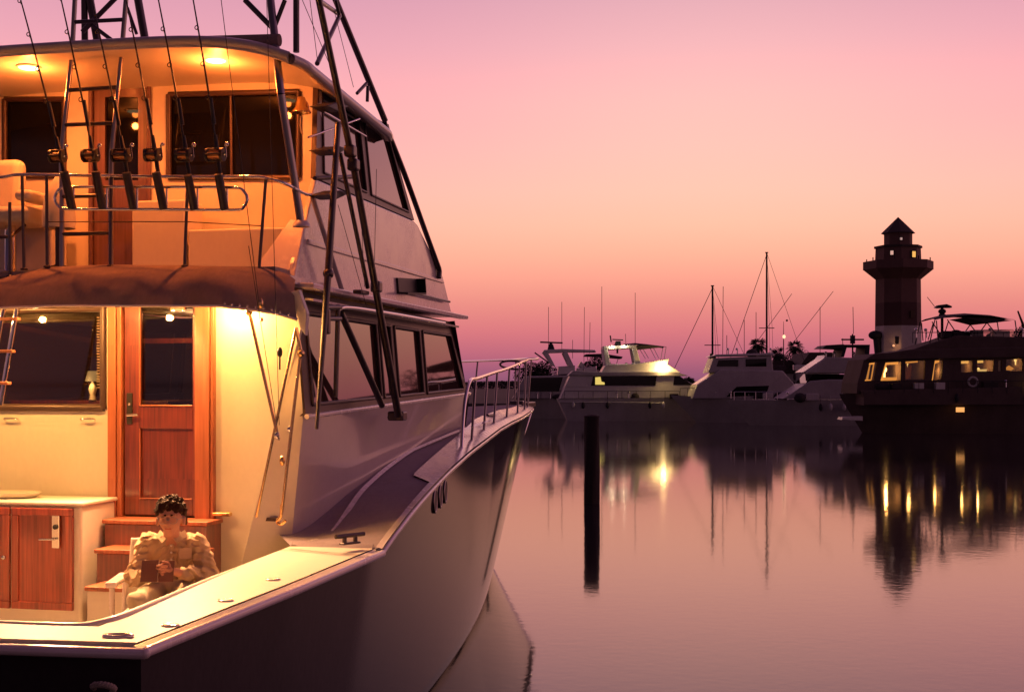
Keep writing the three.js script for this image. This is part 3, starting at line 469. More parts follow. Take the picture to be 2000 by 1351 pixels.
// ---------------------------------------------------------------- hardtop
{
  const roofP = (s) => table([[3.2, 1.62], [3.3, 1.72], [3.5, 1.76], [6.2, 1.6], [6.7, 1.45]], s), roofH = (s, t) => 5.73 - 0.018 * (s - 3.2) - 0.02 * t * t - 0.13 * Math.pow(Math.abs(t), 6);
  const pl = (s, t) => t < 0 ? t * (roofP(s) + 0.5) : t * roofP(s);
  const S0 = (t) => 3.2 + 0.12 * t * t * t * t, S1 = (t) => 6.35 + 0.75 * (1 - t * t);
  const sh = (dy, inset) => sheet((u, v) => { const t = (2 * u - 1) * inset, s = lerp(S0(t), S1(t), v); return V(s, pl(s, t), roofH(s, t) + dy); }, 48, 24);
  part('hardtop_ceiling', sh(-0.085, 1), M.cream, yacht);
  part('hardtop', [sh(0, 1), sheet((u, v) => { const t = 2 * u - 1; const s = S0(t); return V(s - 0.012 * Math.sin(v * Math.PI), pl(s, t), roofH(s, t) - 0.085 * v); }, 48, 4)].concat([1, -1].map((k) => sheet((u, v) => { const s = lerp(S0(1), S1(1), u); return V(s, pl(s, k) + 0.02 * k * Math.sin(v * Math.PI), roofH(s, 1) - 0.085 * v); }, 24, 4))), M.gel, yacht, 'moulded hardtop roof with lit underside');
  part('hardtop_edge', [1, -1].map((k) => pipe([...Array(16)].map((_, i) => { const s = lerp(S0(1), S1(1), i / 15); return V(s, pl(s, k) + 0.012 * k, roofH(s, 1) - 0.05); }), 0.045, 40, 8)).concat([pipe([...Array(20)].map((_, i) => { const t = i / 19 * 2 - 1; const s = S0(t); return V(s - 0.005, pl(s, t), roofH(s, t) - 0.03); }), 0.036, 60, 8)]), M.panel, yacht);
  // recessed ceiling lamps
  for (const [x, y, zz] of [[-0.649,5.615,-3.518],[0.971,5.615,-3.627]]) {
    const f = part('ceiling_lamp', lathe([[0.1, 0.03], [0.1, 0.014], [0.082, 0.01]], 24, [x, y, zz]), M.cream, yacht);
    part('lamp_lens', ball([x, y + 0.012, zz], 0.082, 1, 0.22, 1, 16), glow(1, 0.74, 0.36, 5), f);
    pointLamp(yacht, [x, y - 0.13, zz], [1, 0.2, 0.032], 2.5, 0.03, 'ceiling_lamp_glow');
    const l = new THREE.SpotLight(rgb(1, 0.21, 0.032), 7.6, 0, 1.45, 0.5, 2); l.position.set(x, y - 0.02, zz); l.target.position.set(x, y - 2, zz); l.castShadow = true; l.shadow.radius = 1.5; l.name = 'ceiling_lamp_light'; yacht.add(l, l.target);
  }
  // rolled weather curtain lashed on the roof
  part('rolled_curtain', [bar(...[[0.274,5.754,-3.45],[1.596,5.713,-3.45]], 0.048, 0.048, 14)], M.canvas, yacht);
}
// ---------------------------------------------------------------- tuna tower, ladders, outriggers
{
  const t = (name, pts, r, m = M.pipe) => part(name, bars(pts, r, 10), m, yacht);
  const leg = part('tower_leg', bars([[1.72,4.269,-3.592],...[[1.626,5.271,-3.4]],...[[1.498,6.048,-3.5],[1.455,6.294,-3.5]]], 0.032, 12), M.darkChrome, yacht);
  part('leg_flange', lathe([[0.07, 0], [0.07, 0.02], [0.045, 0.05]], 14, [1.72,4.257,-3.592]), M.gel, leg);
  t('tower_brace', [[1.281,6.061,-3.5],[1.515,5.824,-3.5]], 0.022); t('tower_brace', [[1.619,6.04,-3.5],[1.533,5.835,-3.5]], 0.018);
  t('tower_leg', [[1.694,6.131,-3.55],[1.694,5.636,-3.55]], 0.025);
  t('tower_leg', [...[[1.35,6.618,-5.352]],...[[1.55,5.626,-6.272]]], 0.03);
  t('tower_brace', [[1.6,6.382,-4.709],[1.6,6.281,-4.8]], 0.016);
  t('tower_brace', [...[[1.85,6.065,-3.67]],...[[1.45,6.403,-5.215]]], 0.02); t('tower_brace', [...[[1.45,6.397,-5.228]],...[[1.7,5.651,-3.995]]], 0.02);
  t('tower_brace', [[1.55,5.869,-5.69],[1.55,5.719,-5.425]], 0.016); t('tower_brace', [[1.56,5.847,-5.706],[1.56,5.698,-5.691]], 0.016);
  // windscreen brace down to the brow
  part('windscreen_brace', [pipe([[1.5,5.631,-6.394],[1.5,5.225,-7.09],[1.5,4.718,-7.86],[1.5,4.419,-8.321],[1.5,4.324,-8.451],[1.5,4.234,-8.429]], 0.03, 60, 10)], M.pipe, yacht);
  // port legs
  t('tower_leg', [[-0.597,6.427,-4.3],[-0.592,5.97,-4.3]], 0.03); t('tower_leg', [[-0.547,6.424,-4.3],[-0.457,5.962,-4.3]], 0.035); t('tower_leg', [[0.132,6.268,-3.9],[0.203,5.897,-3.9]], 0.034); t('tower_brace', [[-0.233,6.376,-4.2],[-0.558,6.096,-4.2]], 0.022); t('tower_brace', [[-0.459,6.144,-4.2],[-0.224,5.97,-4.2]], 0.018); t('tower_brace', [[-0.017,6.218,-4],[0.069,5.99,-4]], 0.014);
  part('tower_foot', box([0.104,5.894,-3.9], [0.32, 0.05, 0.14], 0.01), M.pipe, yacht);
  // tower ladder
  const lad = part('tower_ladder', [...bars([[-0.165,6.171,-3.42],[-0.192,5.714,-3.42],[-0.266,5.093,-3.42],[-0.289,4.885,-3.42],[-0.284,4.468,-3.42],[-0.284,3.959,-3.42]], 0.02, 8), ...bars([[0.291,6.142,-3.42],[0.25,5.69,-3.42],[0.182,5.074,-3.42],[0.16,4.869,-3.42],[0.151,4.455,-3.42],[0.155,3.951,-3.42]], 0.02, 8)], M.darkChrome, yacht);
  for (const [a, b] of [[[-0.178,5.951,-3.42],[0.268,5.945,-3.42]], [[-0.197,5.686,-3.42],[0.246,5.674,-3.42]], [[-0.224,5.4,-3.42],[0.214,5.403,-3.42]], [[-0.261,5.118,-3.42],[0.182,5.116,-3.42]], [[-0.284,4.535,-3.42],[0.151,4.534,-3.42]], [[-0.284,4.23,-3.42],[0.151,4.228,-3.42]]]) part('rung', bar(a, b, 0.017), M.pipe, lad);
  // cockpit ladder at the left
  const cl = part('cockpit_ladder', [...bars([[-0.487,3.618,-3.1],[-0.633,2.845,-3.1]], 0.02, 8), ...bars([[-0.605,3.62,-3.1],[-0.761,2.845,-3.1]], 0.02, 8)], M.chrome, yacht);
  for (const [a, b] of [[[-0.624,3.526,-3.1],[-0.487,3.529,-3.1]], [[-0.66,3.269,-3.1],[-0.532,3.277,-3.1]], [[-0.706,3.016,-3.1],[-0.569,3.024,-3.1]]]) part('rung', box([(a[0] + b[0]) / 2, a[1], a[2]], [b[0] - a[0] + 0.04, 0.025, 0.05], 0.006), M.teak, cl);

  // starboard outrigger: long pole stowed upright, its strut and hinge
  const og = part('outrigger_pole', [bar(...[[1.93,2.714,-5.5],[1.93,4.847,-4.239]], 0.036, 0.03, 12), bar(...[[1.93,4.847,-4.239],[1.93,6.033,-3.402]], 0.03, 0.026, 12), ...[[1.93,3.869,-4.851],[1.93,4.847,-4.239],[1.93,4.949,-4.162]].map((c) => box(c, [0.09, 0.1, 0.1], 0.02))], M.pipe, yacht);
  part('outrigger_hinge', [box([1.86,2.709,-5.691], [0.16, 0.09, 0.14], 0.02), bar(...[[1.8,2.696,-5.625],[1.8,2.763,-5.948]], 0.02)], M.pipe, og);
  const o2 = part('outrigger_strut', [bar(...[[1.9,5.144,-3.947],[1.9,3.923,-3.721]], 0.024, 0.03, 10), bar(...[[1.9,3.923,-3.721],[1.9,2.656,-3.459]], 0.03, 0.014, 10), ball([1.9,3.894,-3.721], 0.045)], M.pipe, yacht);
  part('outrigger_strut', [bar(...[[1.9,4.901,-3.996],[1.9,3.849,-4.701]], 0.02, 0.02, 8), box([1.86,3.806,-4.64], [0.08, 0.035, 0.22], 0.012)], M.pipe, yacht);
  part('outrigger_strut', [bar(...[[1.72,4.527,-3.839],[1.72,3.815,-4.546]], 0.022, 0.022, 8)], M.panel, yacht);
  part('outrigger_strut', [bar(...[[1.8,3.606,-4.298],[1.8,2.81,-5.409]], 0.03, 0.03, 8)], M.pipe, yacht);
  part('mast_bracket', [bar(...[[1.85,3.627,-3.773],[1.85,3.648,-4.135]], 0.02), bar(...[[1.85,3.536,-3.773],[1.85,3.554,-4.135]], 0.02), box([1.9,3.506,-3.674], [0.06, 0.2, 0.06], 0.015)], M.pipe, yacht);
  part('outrigger_strut', [bar(...[[1.78,3.678,-4.278],[1.78,2.901,-4.216]], 0.022, 0.022, 8)], M.pipe, yacht);
  // wedge steps up to the tower
  const wedge = (q) => { const [a, b, c, d] = q.map(v3); return plate([a, b, c, d], 0.16, [], 0.01); };
  part('mast_step', wedge([[1.78,5.257,-3.797],[1.78,5.349,-4.105],[1.78,5.361,-4.329],[1.78,5.264,-4.081]]), M.black, yacht);
  part('mast_step', wedge([[1.78,4.899,-3.785],[1.78,4.988,-4.129],[1.78,4.992,-4.278],[1.78,4.895,-4.032]]), M.black, yacht);
  part('mast_step', wedge([[1.78,4.533,-3.774],[1.78,4.621,-4.129],[1.78,4.625,-4.341],[1.78,4.531,-4.032]]), M.black, yacht);
  part('mast_rung', bar(...[[1.8,4.654,-3.676],[1.8,4.809,-4.61]], 0.018), M.pipe, yacht);
  part('radio_aerial', [bar(...[[1.75,4.982,-3.67],[1.75,5.373,-4.918]], 0.008), bar(...[[1.78,5.239,-3.937],[1.78,5.234,-5.013]], 0.01, 0.006)], M.chrome, yacht);
  // halyards
  for (const [a, b] of [[[[1.9,5.97,-3.316]], [[1.75,5.629,-3.876]]], [[[1.7,6.201,-4.397]], [[1.6,5.721,-5.182]]], [[[1.9,5.925,-3.156]], [[1.9,5.458,-3.947]]], [[[1.75,5.879,-2.824]], [[1.85,2.706,-2.825]]], [[[1.75,3.995,-2.501]], [[1.8,2.587,-2.946]]], [[[1.9,4.848,-4.456]], [[1.9,3.852,-4.618]]], [[[1.9,4.924,-4.941]], [[1.9,3.87,-4.87]]], [[[1.75,5.653,-2.034]], [[1.75,3.603,-2.683]]], [[[1.9,4.474,-3.947]], [[1.9,3.678,-4.673]]]]) part('halyard', bar(a[0], b[0], 0.0028, 0.0028, 5), M.black, yacht);

  // gear hanging on the corner of the cockpit: two struts with blocks and hooks
  part('hanging_strut', [bar(...[[1.404,3.574,-3.3],[1.637,2.619,-3.3]], 0.014), ball([1.404,3.582,-3.3], 0.03, 1, 1.4, 1)], M.brass, yacht);
  part('hanging_strut', [bar(...[[1.822,3.205,-3.3],[1.675,2.017,-3.3]], 0.014), bar(...[[1.835,3.245,-3.3],[1.793,3.443,-3.3]], 0.014), ball([1.831,3.245,-3.3], 0.03)], M.brass, yacht);
  part('hanging_strut', [bar(...[[1.793,3.443,-3.3],[1.463,1.973,-3.3]], 0.012)], M.brass, yacht);
  part('hook', [pipe([[1.675,2.077,-3.3],[1.667,1.985,-3.3],[1.637,1.945,-3.3],[1.667,1.922,-3.3],[1.705,1.954,-3.3]], 0.014, 24, 8)], M.brass, yacht);
  part('swivel', ball([1.679,2.414,-3.3], 0.022, 1, 1.8, 1), M.brass, yacht);
  part('shackle', [ball([1.633,2.611,-3.3], 0.022, 1, 1.5, 1), ball([1.738,2.66,-3.3], 0.02, 1, 1.3, 1), bar(...[[1.616,2.619,-3.3],[1.654,2.58,-3.3]], 0.012)], M.chrome, yacht);
  part('block', [ball([1.658,3.254,-3.3], 0.028, 0.8, 1.4, 0.6), bar(...[[1.658,3.246,-3.3],[1.658,3.119,-3.3]], 0.008)], M.black, yacht);
  part('float', [ball([1.651,3.613,-2.95], 0.024, 0.9, 1.7, 0.9), ball([1.66,3.491,-2.95], 0.01, 1, 1.8, 1)], M.brass, yacht);
  // bell on the bridge wall
  const bell = part('bell', [lathe([[0.002, 0.1], [0.03, 0.095], [0.045, 0.05], [0.055, 0.01], [0.085, -0.03], [0.08, -0.035]], 20, [1.5,5.32,-4.15])], M.brass, yacht);
  part('bell_bracket', pipe([[1.568,5.3,-4.15],[1.546,5.37,-4.15],[1.5,5.385,-4.15],[1.491,5.359,-4.15]], 0.009, 20, 6), M.brass, bell);
  part('bell_rope', bars([[1.5,5.26,-4.15],[1.491,5.179,-4.15],[1.509,5.105,-4.15]], 0.008, 6), M.rope, bell);
}
// ---------------------------------------------------------------- cabinet in the cockpit
{
  const s0 = 3.2, s1 = 3.74, cab = part('tackle_cabinet', [box([-1.06, 1.495, -(s0 + s1) / 2], [2.16, 1.09, s1 - s0], 0.03), box([-1.055, 2.055, -(s0 + s1) / 2 + 0.005], [2.19, 0.03, s1 - s0 + 0.03], 0.012)], M.cream, yacht, 'cream cockpit cabinet with wooden doors');
  const y0 = 1.21, y1 = 2.02, ym = (y0 + y1) / 2;
  for (const [a, b] of [[-0.585, -0.045], [-1.2, -0.605]]) {
    const d = part('cabinet_door', [box([(a + b) / 2, y1 - 0.03, -s0 + 0.006], [b - a, 0.06, 0.05], 0.006), box([(a + b) / 2, y0 + 0.03, -s0 + 0.006], [b - a, 0.06, 0.05], 0.006), box([a + 0.03, ym, -s0 + 0.006], [0.06, y1 - y0 - 0.12, 0.05], 0.006), box([b - 0.03, ym, -s0 + 0.006], [0.06, y1 - y0 - 0.12, 0.05], 0.006)], M.litMahogany, cab);
    d.userData.label = b > -0.1 ? 'mahogany cabinet door with a bright lock plate' : 'mahogany cabinet door at the left edge';
    part('door_panel', box([(a + b) / 2, ym, -s0 - 0.002], [b - a - 0.115, y1 - y0 - 0.115, 0.03], 0.004), M.litMahogany, cab);
    if (b > -0.1) {
      part('lock_plate', box([-0.185, 1.835, -s0 + 0.036], [0.066, 0.26, 0.008], 0.004), M.chrome, cab);
      part('door_handle', [bar([-0.175, 1.78, -s0 + 0.07], [-0.31, 1.775, -s0 + 0.07], 0.009), bar([-0.185, 1.78, -s0 + 0.03], [-0.185, 1.78, -s0 + 0.07], 0.01)], M.chrome, cab);
      part('keyhole', lathe([[0.02, 0], [0.02, 0.012], [0, 0.014]], 14, [-0.183, 1.875, -s0 + 0.04], [Math.PI / 2, 0, 0]), M.black, cab);
    } else part('door_handle', ball([-0.64, 1.62, -s0 + 0.05], 0.02), M.chrome, cab);
  }
  const tray = solo('serving_tray', lathe([[0, 0], [0.2, 0], [0.24, 0.03], [0.235, 0.034], [0.2, 0.012], [0, 0.012]], 28), M.cloth, 'pale shallow tray lying on the cream cabinet', 'tray');
  tray.position.copy(place([-0.85, 2.072, -3.47])); tray.scale.set(1.3, 1.3, 0.8);
  const mat = solo('cockpit_mat', box([0, 0.012, 0], [0.6, 0.02, 0.4], 0.008), M.black, 'black mat on the cockpit floor beside the steps', 'mat');
  mat.position.copy(place([0.5, 0.966, -2.2])); mat.rotation.y = turnYacht;
}

// ---------------------------------------------------------------- fishing rods in the rack (things of their own)
{
  const base = [[-0.075,4.453,-3.2],[0.194,4.445,-3.2],[0.46,4.437,-3.2],[0.722,4.43,-3.2],[0.982,4.418,-3.2],[1.235,4.41,-3.2]], upper = [[-0.305,6.005,-2.95],[0.044,5.983,-2.95],[0.306,5.967,-2.95],[0.595,5.949,-2.95],[0.864,5.932,-2.95],[1.15,5.914,-2.95]];
  const notes = ['first fishing rod from the left in the bridge rack, leaning far to port', 'second fishing rod from the left, its dark reel beside the tower ladder', 'third fishing rod from the left, standing just right of the ladder', 'fourth fishing rod from the left, in front of the bridge door edge', 'fifth fishing rod from the left, its reel against the dark bridge window', 'rightmost fishing rod of the six in the bridge rack'];
  for (let i = 0; i < 6; i++) {
    const A = v3(base[i]), B = v3(upper[i]), dir = B.clone().sub(A).normalize();
    const o = thing('fishing_rod', notes[i], 'fishing rod', place(A).toArray(), turnYacht, 'rods standing in the bridge rack');
    const at = (t) => dir.clone().multiplyScalar(t), L = A.distanceTo(B) + 0.4, bend = (t) => { const q = at(t); q.x -= 0.02 * t * t; return q; };
    part('rod_blank', [...Array(10)].map((_, k) => bar(bend(0.5 + (L - 0.5) * k / 10), bend(0.5 + (L - 0.5) * (k + 1) / 10), lerp(0.009, 0.004, k / 10), lerp(0.009, 0.004, (k + 1) / 10), 7)), M.black, o);
    part('rod_butt', [bar(at(-0.02), at(0.36), 0.017), bar(at(0.36), at(0.52), 0.021, 0.014), bar(at(0.6), at(0.8), 0.018, 0.014)], M.black, o);
    const c = at(0.36); c.z += 0.05; const wd = 0.05 + 0.012 * (i % 3 === 2 ? 1 : 0);
    const ax = new THREE.Matrix4().makeRotationZ(Math.PI / 2);
    const disc = (x, r, w) => { const g = new THREE.CylinderGeometry(r, r, w, 22); g.applyMatrix4(ax); g.translate(c.x + x, c.y, c.z); return g; };
    const reel = part('reel', [disc(-wd, 0.052, 0.016), disc(wd, 0.052, 0.022), bar([c.x - wd, c.y + 0.046, c.z], [c.x + wd, c.y + 0.046, c.z], 0.007), bar([c.x - wd, c.y - 0.046, c.z], [c.x + wd, c.y - 0.046, c.z], 0.007), bar([c.x - wd, c.y, c.z + 0.058], [c.x + wd, c.y, c.z + 0.058], 0.006), box([c.x, c.y, c.z - 0.05], [0.05, 0.06, 0.03], 0.006)], M.black, o);
    part('spool', [disc(0, 0.032, wd * 1.8)], M.gold, reel);
    part('reel_handle', [bar([c.x + wd + 0.01, c.y, c.z], [c.x + wd + 0.03, c.y + 0.01, c.z], 0.01), bar([c.x + wd + 0.03, c.y - 0.02, c.z], [c.x + wd + 0.035, c.y + 0.07, c.z + 0.03], 0.007), ball([c.x + wd + 0.05, c.y + 0.072, c.z + 0.03], 0.016)], M.chrome, reel);
    for (const t of [0.8, 1.05, 1.32, 1.58]) { if (t > L) continue; const q = bend(t), g = new THREE.TorusGeometry(lerp(0.022, 0.012, t / L), 0.004, 6, 12); g.translate(q.x, q.y, q.z + 0.024); part('line_guide', [g, bar([q.x, q.y - 0.02, q.z], [q.x, q.y, q.z + 0.012], 0.004, 0.004, 5)], M.black, o); }
  }
}
// ---------------------------------------------------------------- chairs on the bridge deck
{
  const ch = thing('helm_chair', 'white cushioned chair behind the rail at the left edge of the bridge deck', 'chair', place([-0.95, 3.92, -3.72]).toArray(), turnYacht);
  part('seat', [box([0, 0.5, 0], [0.62, 0.14, 0.5], 0.06)], M.cloth, ch);
  part('backrest', [box([-0.12, 0.78, -0.12], [0.34, 0.46, 0.16], 0.07)], M.cloth, ch);
  part('armrest', [box([0.24, 0.66, 0.0], [0.16, 0.09, 0.42], 0.04)], M.cloth, ch);
  part('pedestal', [lathe([[0.2, 0], [0.2, 0.02], [0.05, 0.05], [0.045, 0.44]], 18)], M.chrome, ch);
  part('footrest', bars([[-0.2, 0.3, 0.3], [0.2, 0.3, 0.3], [0.2, 0.42, 0.1]], 0.014), M.pipe, ch);
  const cap = thing('winch_cover', 'small pale cloth cover with a peaked top beside the first rod', 'cover', place([-0.42, 4.28, -3.6]).toArray(), turnYacht);
  part('cloth', lathe([[0.13, 0.02], [0.135, 0.1], [0.12, 0.28], [0.06, 0.4], [0.025, 0.46], [0, 0.465]], 20), M.cloth, cap);
  part('stand', lathe([[0.1, -0.34], [0.09, -0.3], [0.03, -0.28], [0.03, 0.05]], 16), M.pipe, cap);
}
// ---------------------------------------------------------------- mooring line on the transom
{
  const c = v3([2.244,1.516,0.36]), pts = [];
  for (let i = 0; i <= 26; i++) { const a = -0.25 + i / 26 * Math.PI * 1.18; pts.push([c.x - 0.055 * Math.cos(a), c.y - 0.012 + 0.022 * Math.sin(a), c.z + 0.03 * Math.sin(a) + 0.02]); }
  pts.push([c.x + 0.035, c.y - 0.1, c.z + 0.03], [c.x + 0.01, c.y - 0.3, c.z + 0.04]);
  const strand = (ph) => pipe(pts.map((p, i) => [p[0] + 0.0075 * Math.cos(i * 0.9 + ph), p[1] + 0.0075 * Math.sin(i * 0.9 + ph), p[2] + 0.003 * Math.sin(i + ph)]), 0.011, 160, 7);
  const o = solo('mooring_line', [strand(0), strand(2.1), strand(4.2)].map((g) => g), M.rope, 'twisted mooring line looped below the transom edge', 'rope');
  o.position.copy(place([0, 0, 0])); o.rotation.y = turnYacht;
}
// ---------------------------------------------------------------- the reader in the deck chair
const readerAt = place([1.16, 0.965, -2.5]);
const readerTurn = Math.atan2(-readerAt.x, -readerAt.z) - 0.16;          // faces aft, towards the quay
{
  const ch = thing('deck_chair', 'cream folding armchair in the cockpit holding the reader', 'chair', readerAt.toArray(), readerTurn);
  const cx = -0.06;
  part('seat', box([cx, 0.4, -0.02], [0.54, 0.06, 0.46], 0.025), M.cloth, ch);
  part('backrest', plate([[-0.37, 0.42, -0.2], [0.2, 0.42, -0.2], [0.19, 0.9, -0.3], [-0.35, 0.9, -0.3]], 0.05, [], 0.018), M.cloth, ch);
  for (const k of [-1, 1]) {
    part('armrest', box([cx + 0.32 * k, 0.635, 0.04], [0.085, 0.045, 0.5], 0.018), M.gel, ch);
    part('leg', [bar([cx + 0.32 * k, 0, 0.24], [cx + 0.32 * k, 0.62, 0.24], 0.02), bar([cx + 0.32 * k, 0, -0.22], [cx + 0.32 * k, 0.62, -0.22], 0.02), bar([cx + 0.32 * k, 0.03, 0.26], [cx + 0.32 * k, 0.03, -0.24], 0.018)], M.gel, ch);
  }
  part('crossbar', [bar([-0.31, 0.35, 0.2], [0.31, 0.35, 0.2], 0.016), bar([-0.31, 0.35, -0.2], [0.31, 0.35, -0.2], 0.016)], M.gel, ch);

  const person = thing('person', 'person with curly dark hair and glasses reading in the cockpit chair', 'person', readerAt.toArray(), readerTurn);
  // tapered capsules joined by a smooth minimum, meshed by marching cubes
  const cap = (a, b, ra, rb, sc = [1, 1, 1]) => ({ a, b, ra, rb, sc });
  const dist = (c, x, y, z) => {
    const ax = c.a[0], ay = c.a[1], az = c.a[2], bx = c.b[0] - ax, by = c.b[1] - ay, bz = c.b[2] - az;
    const px = (x - ax), py = (y - ay), pz = (z - az), l = bx * bx + by * by + bz * bz || 1e-9, t = clamp((px * bx + py * by + pz * bz) / l);
    const dx = (px - bx * t) / c.sc[0], dy = (py - by * t) / c.sc[1], dz = (pz - bz * t) / c.sc[2];
    return (Math.sqrt(dx * dx + dy * dy + dz * dz) - lerp(c.ra, c.rb, t)) * Math.min(...c.sc);
  };
  const smin = (a, b, k) => { const h = clamp(0.5 + 0.5 * (b - a) / k); return lerp(b, a, h) - k * h * (1 - h); };
  function mesh(caps, lo, size, n, k, extra) {
    const mc = new MarchingCubes(n, new THREE.MeshBasicMaterial(), false, false, 200000); mc.isolation = 0; mc.field.fill(-1);
    for (let z = 0; z < n; z++) for (let y = 0; y < n; y++) for (let x = 0; x < n; x++) {
      const X = lo[0] + size * x / n, Y = lo[1] + size * y / n, Z = lo[2] + size * z / n; let d = 9;
      for (const c of caps) { const e = dist(c, X, Y, Z); d = c.k === 0 ? Math.min(d, e) : smin(d, e, c.k ?? k); }
      if (extra) d = extra(d, X, Y, Z);
      mc.field[x + n * (y + n * z)] = -d;
    }
    mc.update();
    const g = new THREE.BufferGeometry(), c = mc.count ?? mc.geometry.drawRange.count, P = mc.positionArray.slice(0, c * 3), N = mc.normalArray.slice(0, c * 3);
    for (let i = 0; i < P.length; i += 3) for (let q = 0; q < 3; q++) P[i + q] = lo[q] + size * (P[i + q] + 1) / 2;
    g.setAttribute('position', new THREE.BufferAttribute(P, 3)); g.setAttribute('normal', new THREE.BufferAttribute(N, 3)); return g;
  }
  const hipY = 0.53, H0 = [0.005, 1.08, 0.13];                         // head centre
  const sh = [[-0.175, 0.895, 0.0], [0.175, 0.89, 0.0]], el = [[-0.255, 0.66, 0.08], [0.275, 0.66, 0.08]], wr = [[-0.10, 0.70, 0.29], [0.085, 0.72, 0.30]];
  // skin: head, neck, forearm ends, hands with five fingers each
  const head = [cap([H0[0], H0[1] + 0.025, H0[2] - 0.02], [H0[0], H0[1] + 0.025, H0[2] - 0.03], 0.092, 0.092, [0.86, 1.08, 1]), cap([H0[0], H0[1] - 0.05, H0[2] + 0.025], [H0[0], H0[1] - 0.085, H0[2] + 0.04], 0.056, 0.036), cap([H0[0], H0[1] - 0.0, H0[2] + 0.08], [H0[0], H0[1] - 0.03, H0[2] + 0.098], 0.012, 0.017), cap([H0[0] - 0.03, H0[1] - 0.02, H0[2] + 0.05], [H0[0] + 0.03, H0[1] - 0.02, H0[2] + 0.05], 0.034, 0.034), cap([H0[0] - 0.04, H0[1] + 0.028, H0[2] + 0.066], [H0[0] + 0.04, H0[1] + 0.028, H0[2] + 0.066], 0.014, 0.014), cap([H0[0] - 0.085, H0[1] + 0.0, H0[2] - 0.02], [H0[0] - 0.088, H0[1] - 0.04, H0[2] - 0.015], 0.016, 0.011), cap([H0[0] + 0.085, H0[1] + 0.0, H0[2] - 0.02], [H0[0] + 0.088, H0[1] - 0.04, H0[2] - 0.015], 0.016, 0.011), cap([H0[0] - 0.018, H0[1] - 0.062, H0[2] + 0.078], [H0[0] + 0.018, H0[1] - 0.062, H0[2] + 0.078], 0.008, 0.008), cap([0, 0.90, 0.03], [H0[0], H0[1] - 0.04, H0[2] - 0.03], 0.056, 0.052)];
  const eyes = (d, X, Y, Z) => { for (const k of [-1, 1]) { const q = Math.hypot(X - H0[0] - 0.034 * k, (Y - H0[1] - 0.008), Z - H0[2] - 0.094) - 0.014; d = Math.max(d, -q); } return d; };
  const hand = (w, k) => {
    const out = [], palm = [w[0] + 0.045 * -k * 1, w[1] + 0.02, w[2] + 0.06];
    out.push(cap(w, palm, 0.027, 0.03, [1, 1, 0.8]));
    for (let i = 0; i < 4; i++) { const b = [palm[0] - 0.02 * k, palm[1] + 0.036 - i * 0.021, palm[2] + 0.012], l = [0.036, 0.04, 0.037, 0.028][i], m = [b[0] - l * k, b[1] + 0.004, b[2] + 0.016], e = [m[0] - l * 0.75 * k, m[1], m[2] - 0.014]; out.push({ ...cap(b, m, 0.0095, 0.009), k: 0.006 }, { ...cap(m, e, 0.009, 0.0075), k: 0.006 }); }
    const tb = [palm[0] + 0.006 * k, palm[1] + 0.026, palm[2] - 0.01], tm = [tb[0] - 0.022 * k, tb[1] + 0.03, tb[2] + 0.004], te = [tm[0] - 0.026 * k, tm[1] + 0.006, tm[2] + 0.012]; out.push({ ...cap(tb, tm, 0.012, 0.0105), k: 0.008 }, { ...cap(tm, te, 0.0105, 0.009), k: 0.006 });
    return out;
  };
  const fore = (a, b, t) => [0, 1, 2].map((i) => lerp(a[i], b[i], t));
  const big = (g) => { g.translate(-H0[0], -H0[1] + 0.06, -H0[2]); g.scale(1.05, 1.05, 1.05); g.translate(H0[0], H0[1] - 0.06, H0[2]); return g; };
  const gHead = big(mesh(head, [-0.16, 0.86, -0.07], 0.34, 84, 0.022, eyes));
  const gL = mesh([cap(fore(el[0], wr[0], 0.4), wr[0], 0.034, 0.026), ...hand(wr[0], -1)], [-0.26, 0.58, 0.08], 0.34, 84, 0.012), gR = mesh([cap(fore(el[1], wr[1], 0.4), wr[1], 0.034, 0.026), ...hand(wr[1], 1)], [-0.08, 0.58, 0.08], 0.34, 84, 0.012);
  const trunk = mesh([cap([0, hipY, -0.06], [0, 0.86, -0.03], 0.07, 0.06), cap([-0.09, 0.05, 0.42], [-0.13, 0.12, 0.4], 0.04, 0.045), cap([0.09, 0.05, 0.42], [0.13, 0.12, 0.4], 0.04, 0.045), cap([-0.11, hipY, 0], [-0.15, 0.53, 0.4], 0.06, 0.045), cap([0.11, hipY, 0], [0.14, 0.53, 0.4], 0.06, 0.045), cap([-0.15, 0.5, 0.4], [-0.13, 0.1, 0.4], 0.045, 0.035), cap([0.14, 0.5, 0.4], [0.13, 0.1, 0.4], 0.045, 0.035), cap([-0.13, 0.045, 0.38], [-0.14, 0.035, 0.52], 0.04, 0.03), cap([0.13, 0.045, 0.38], [0.14, 0.035, 0.52], 0.04, 0.03)], [-0.6, -0.1, -0.6], 1.2, 64, 0.03);
  part('body', [trunk, gHead, gL, gR], M.skin, person);
  // clothes: loose shirt with folds, pale trousers
  const fold = (a, f) => (d, X, Y, Z) => d + a * (Math.sin((X * 0.9 + Y * 0.5) * f + 6 * Math.sin(Y * 9)) * 0.5 + Math.sin((Y * 1.3 - Z * 0.8) * f * 0.7 + X * 20) * 0.5);
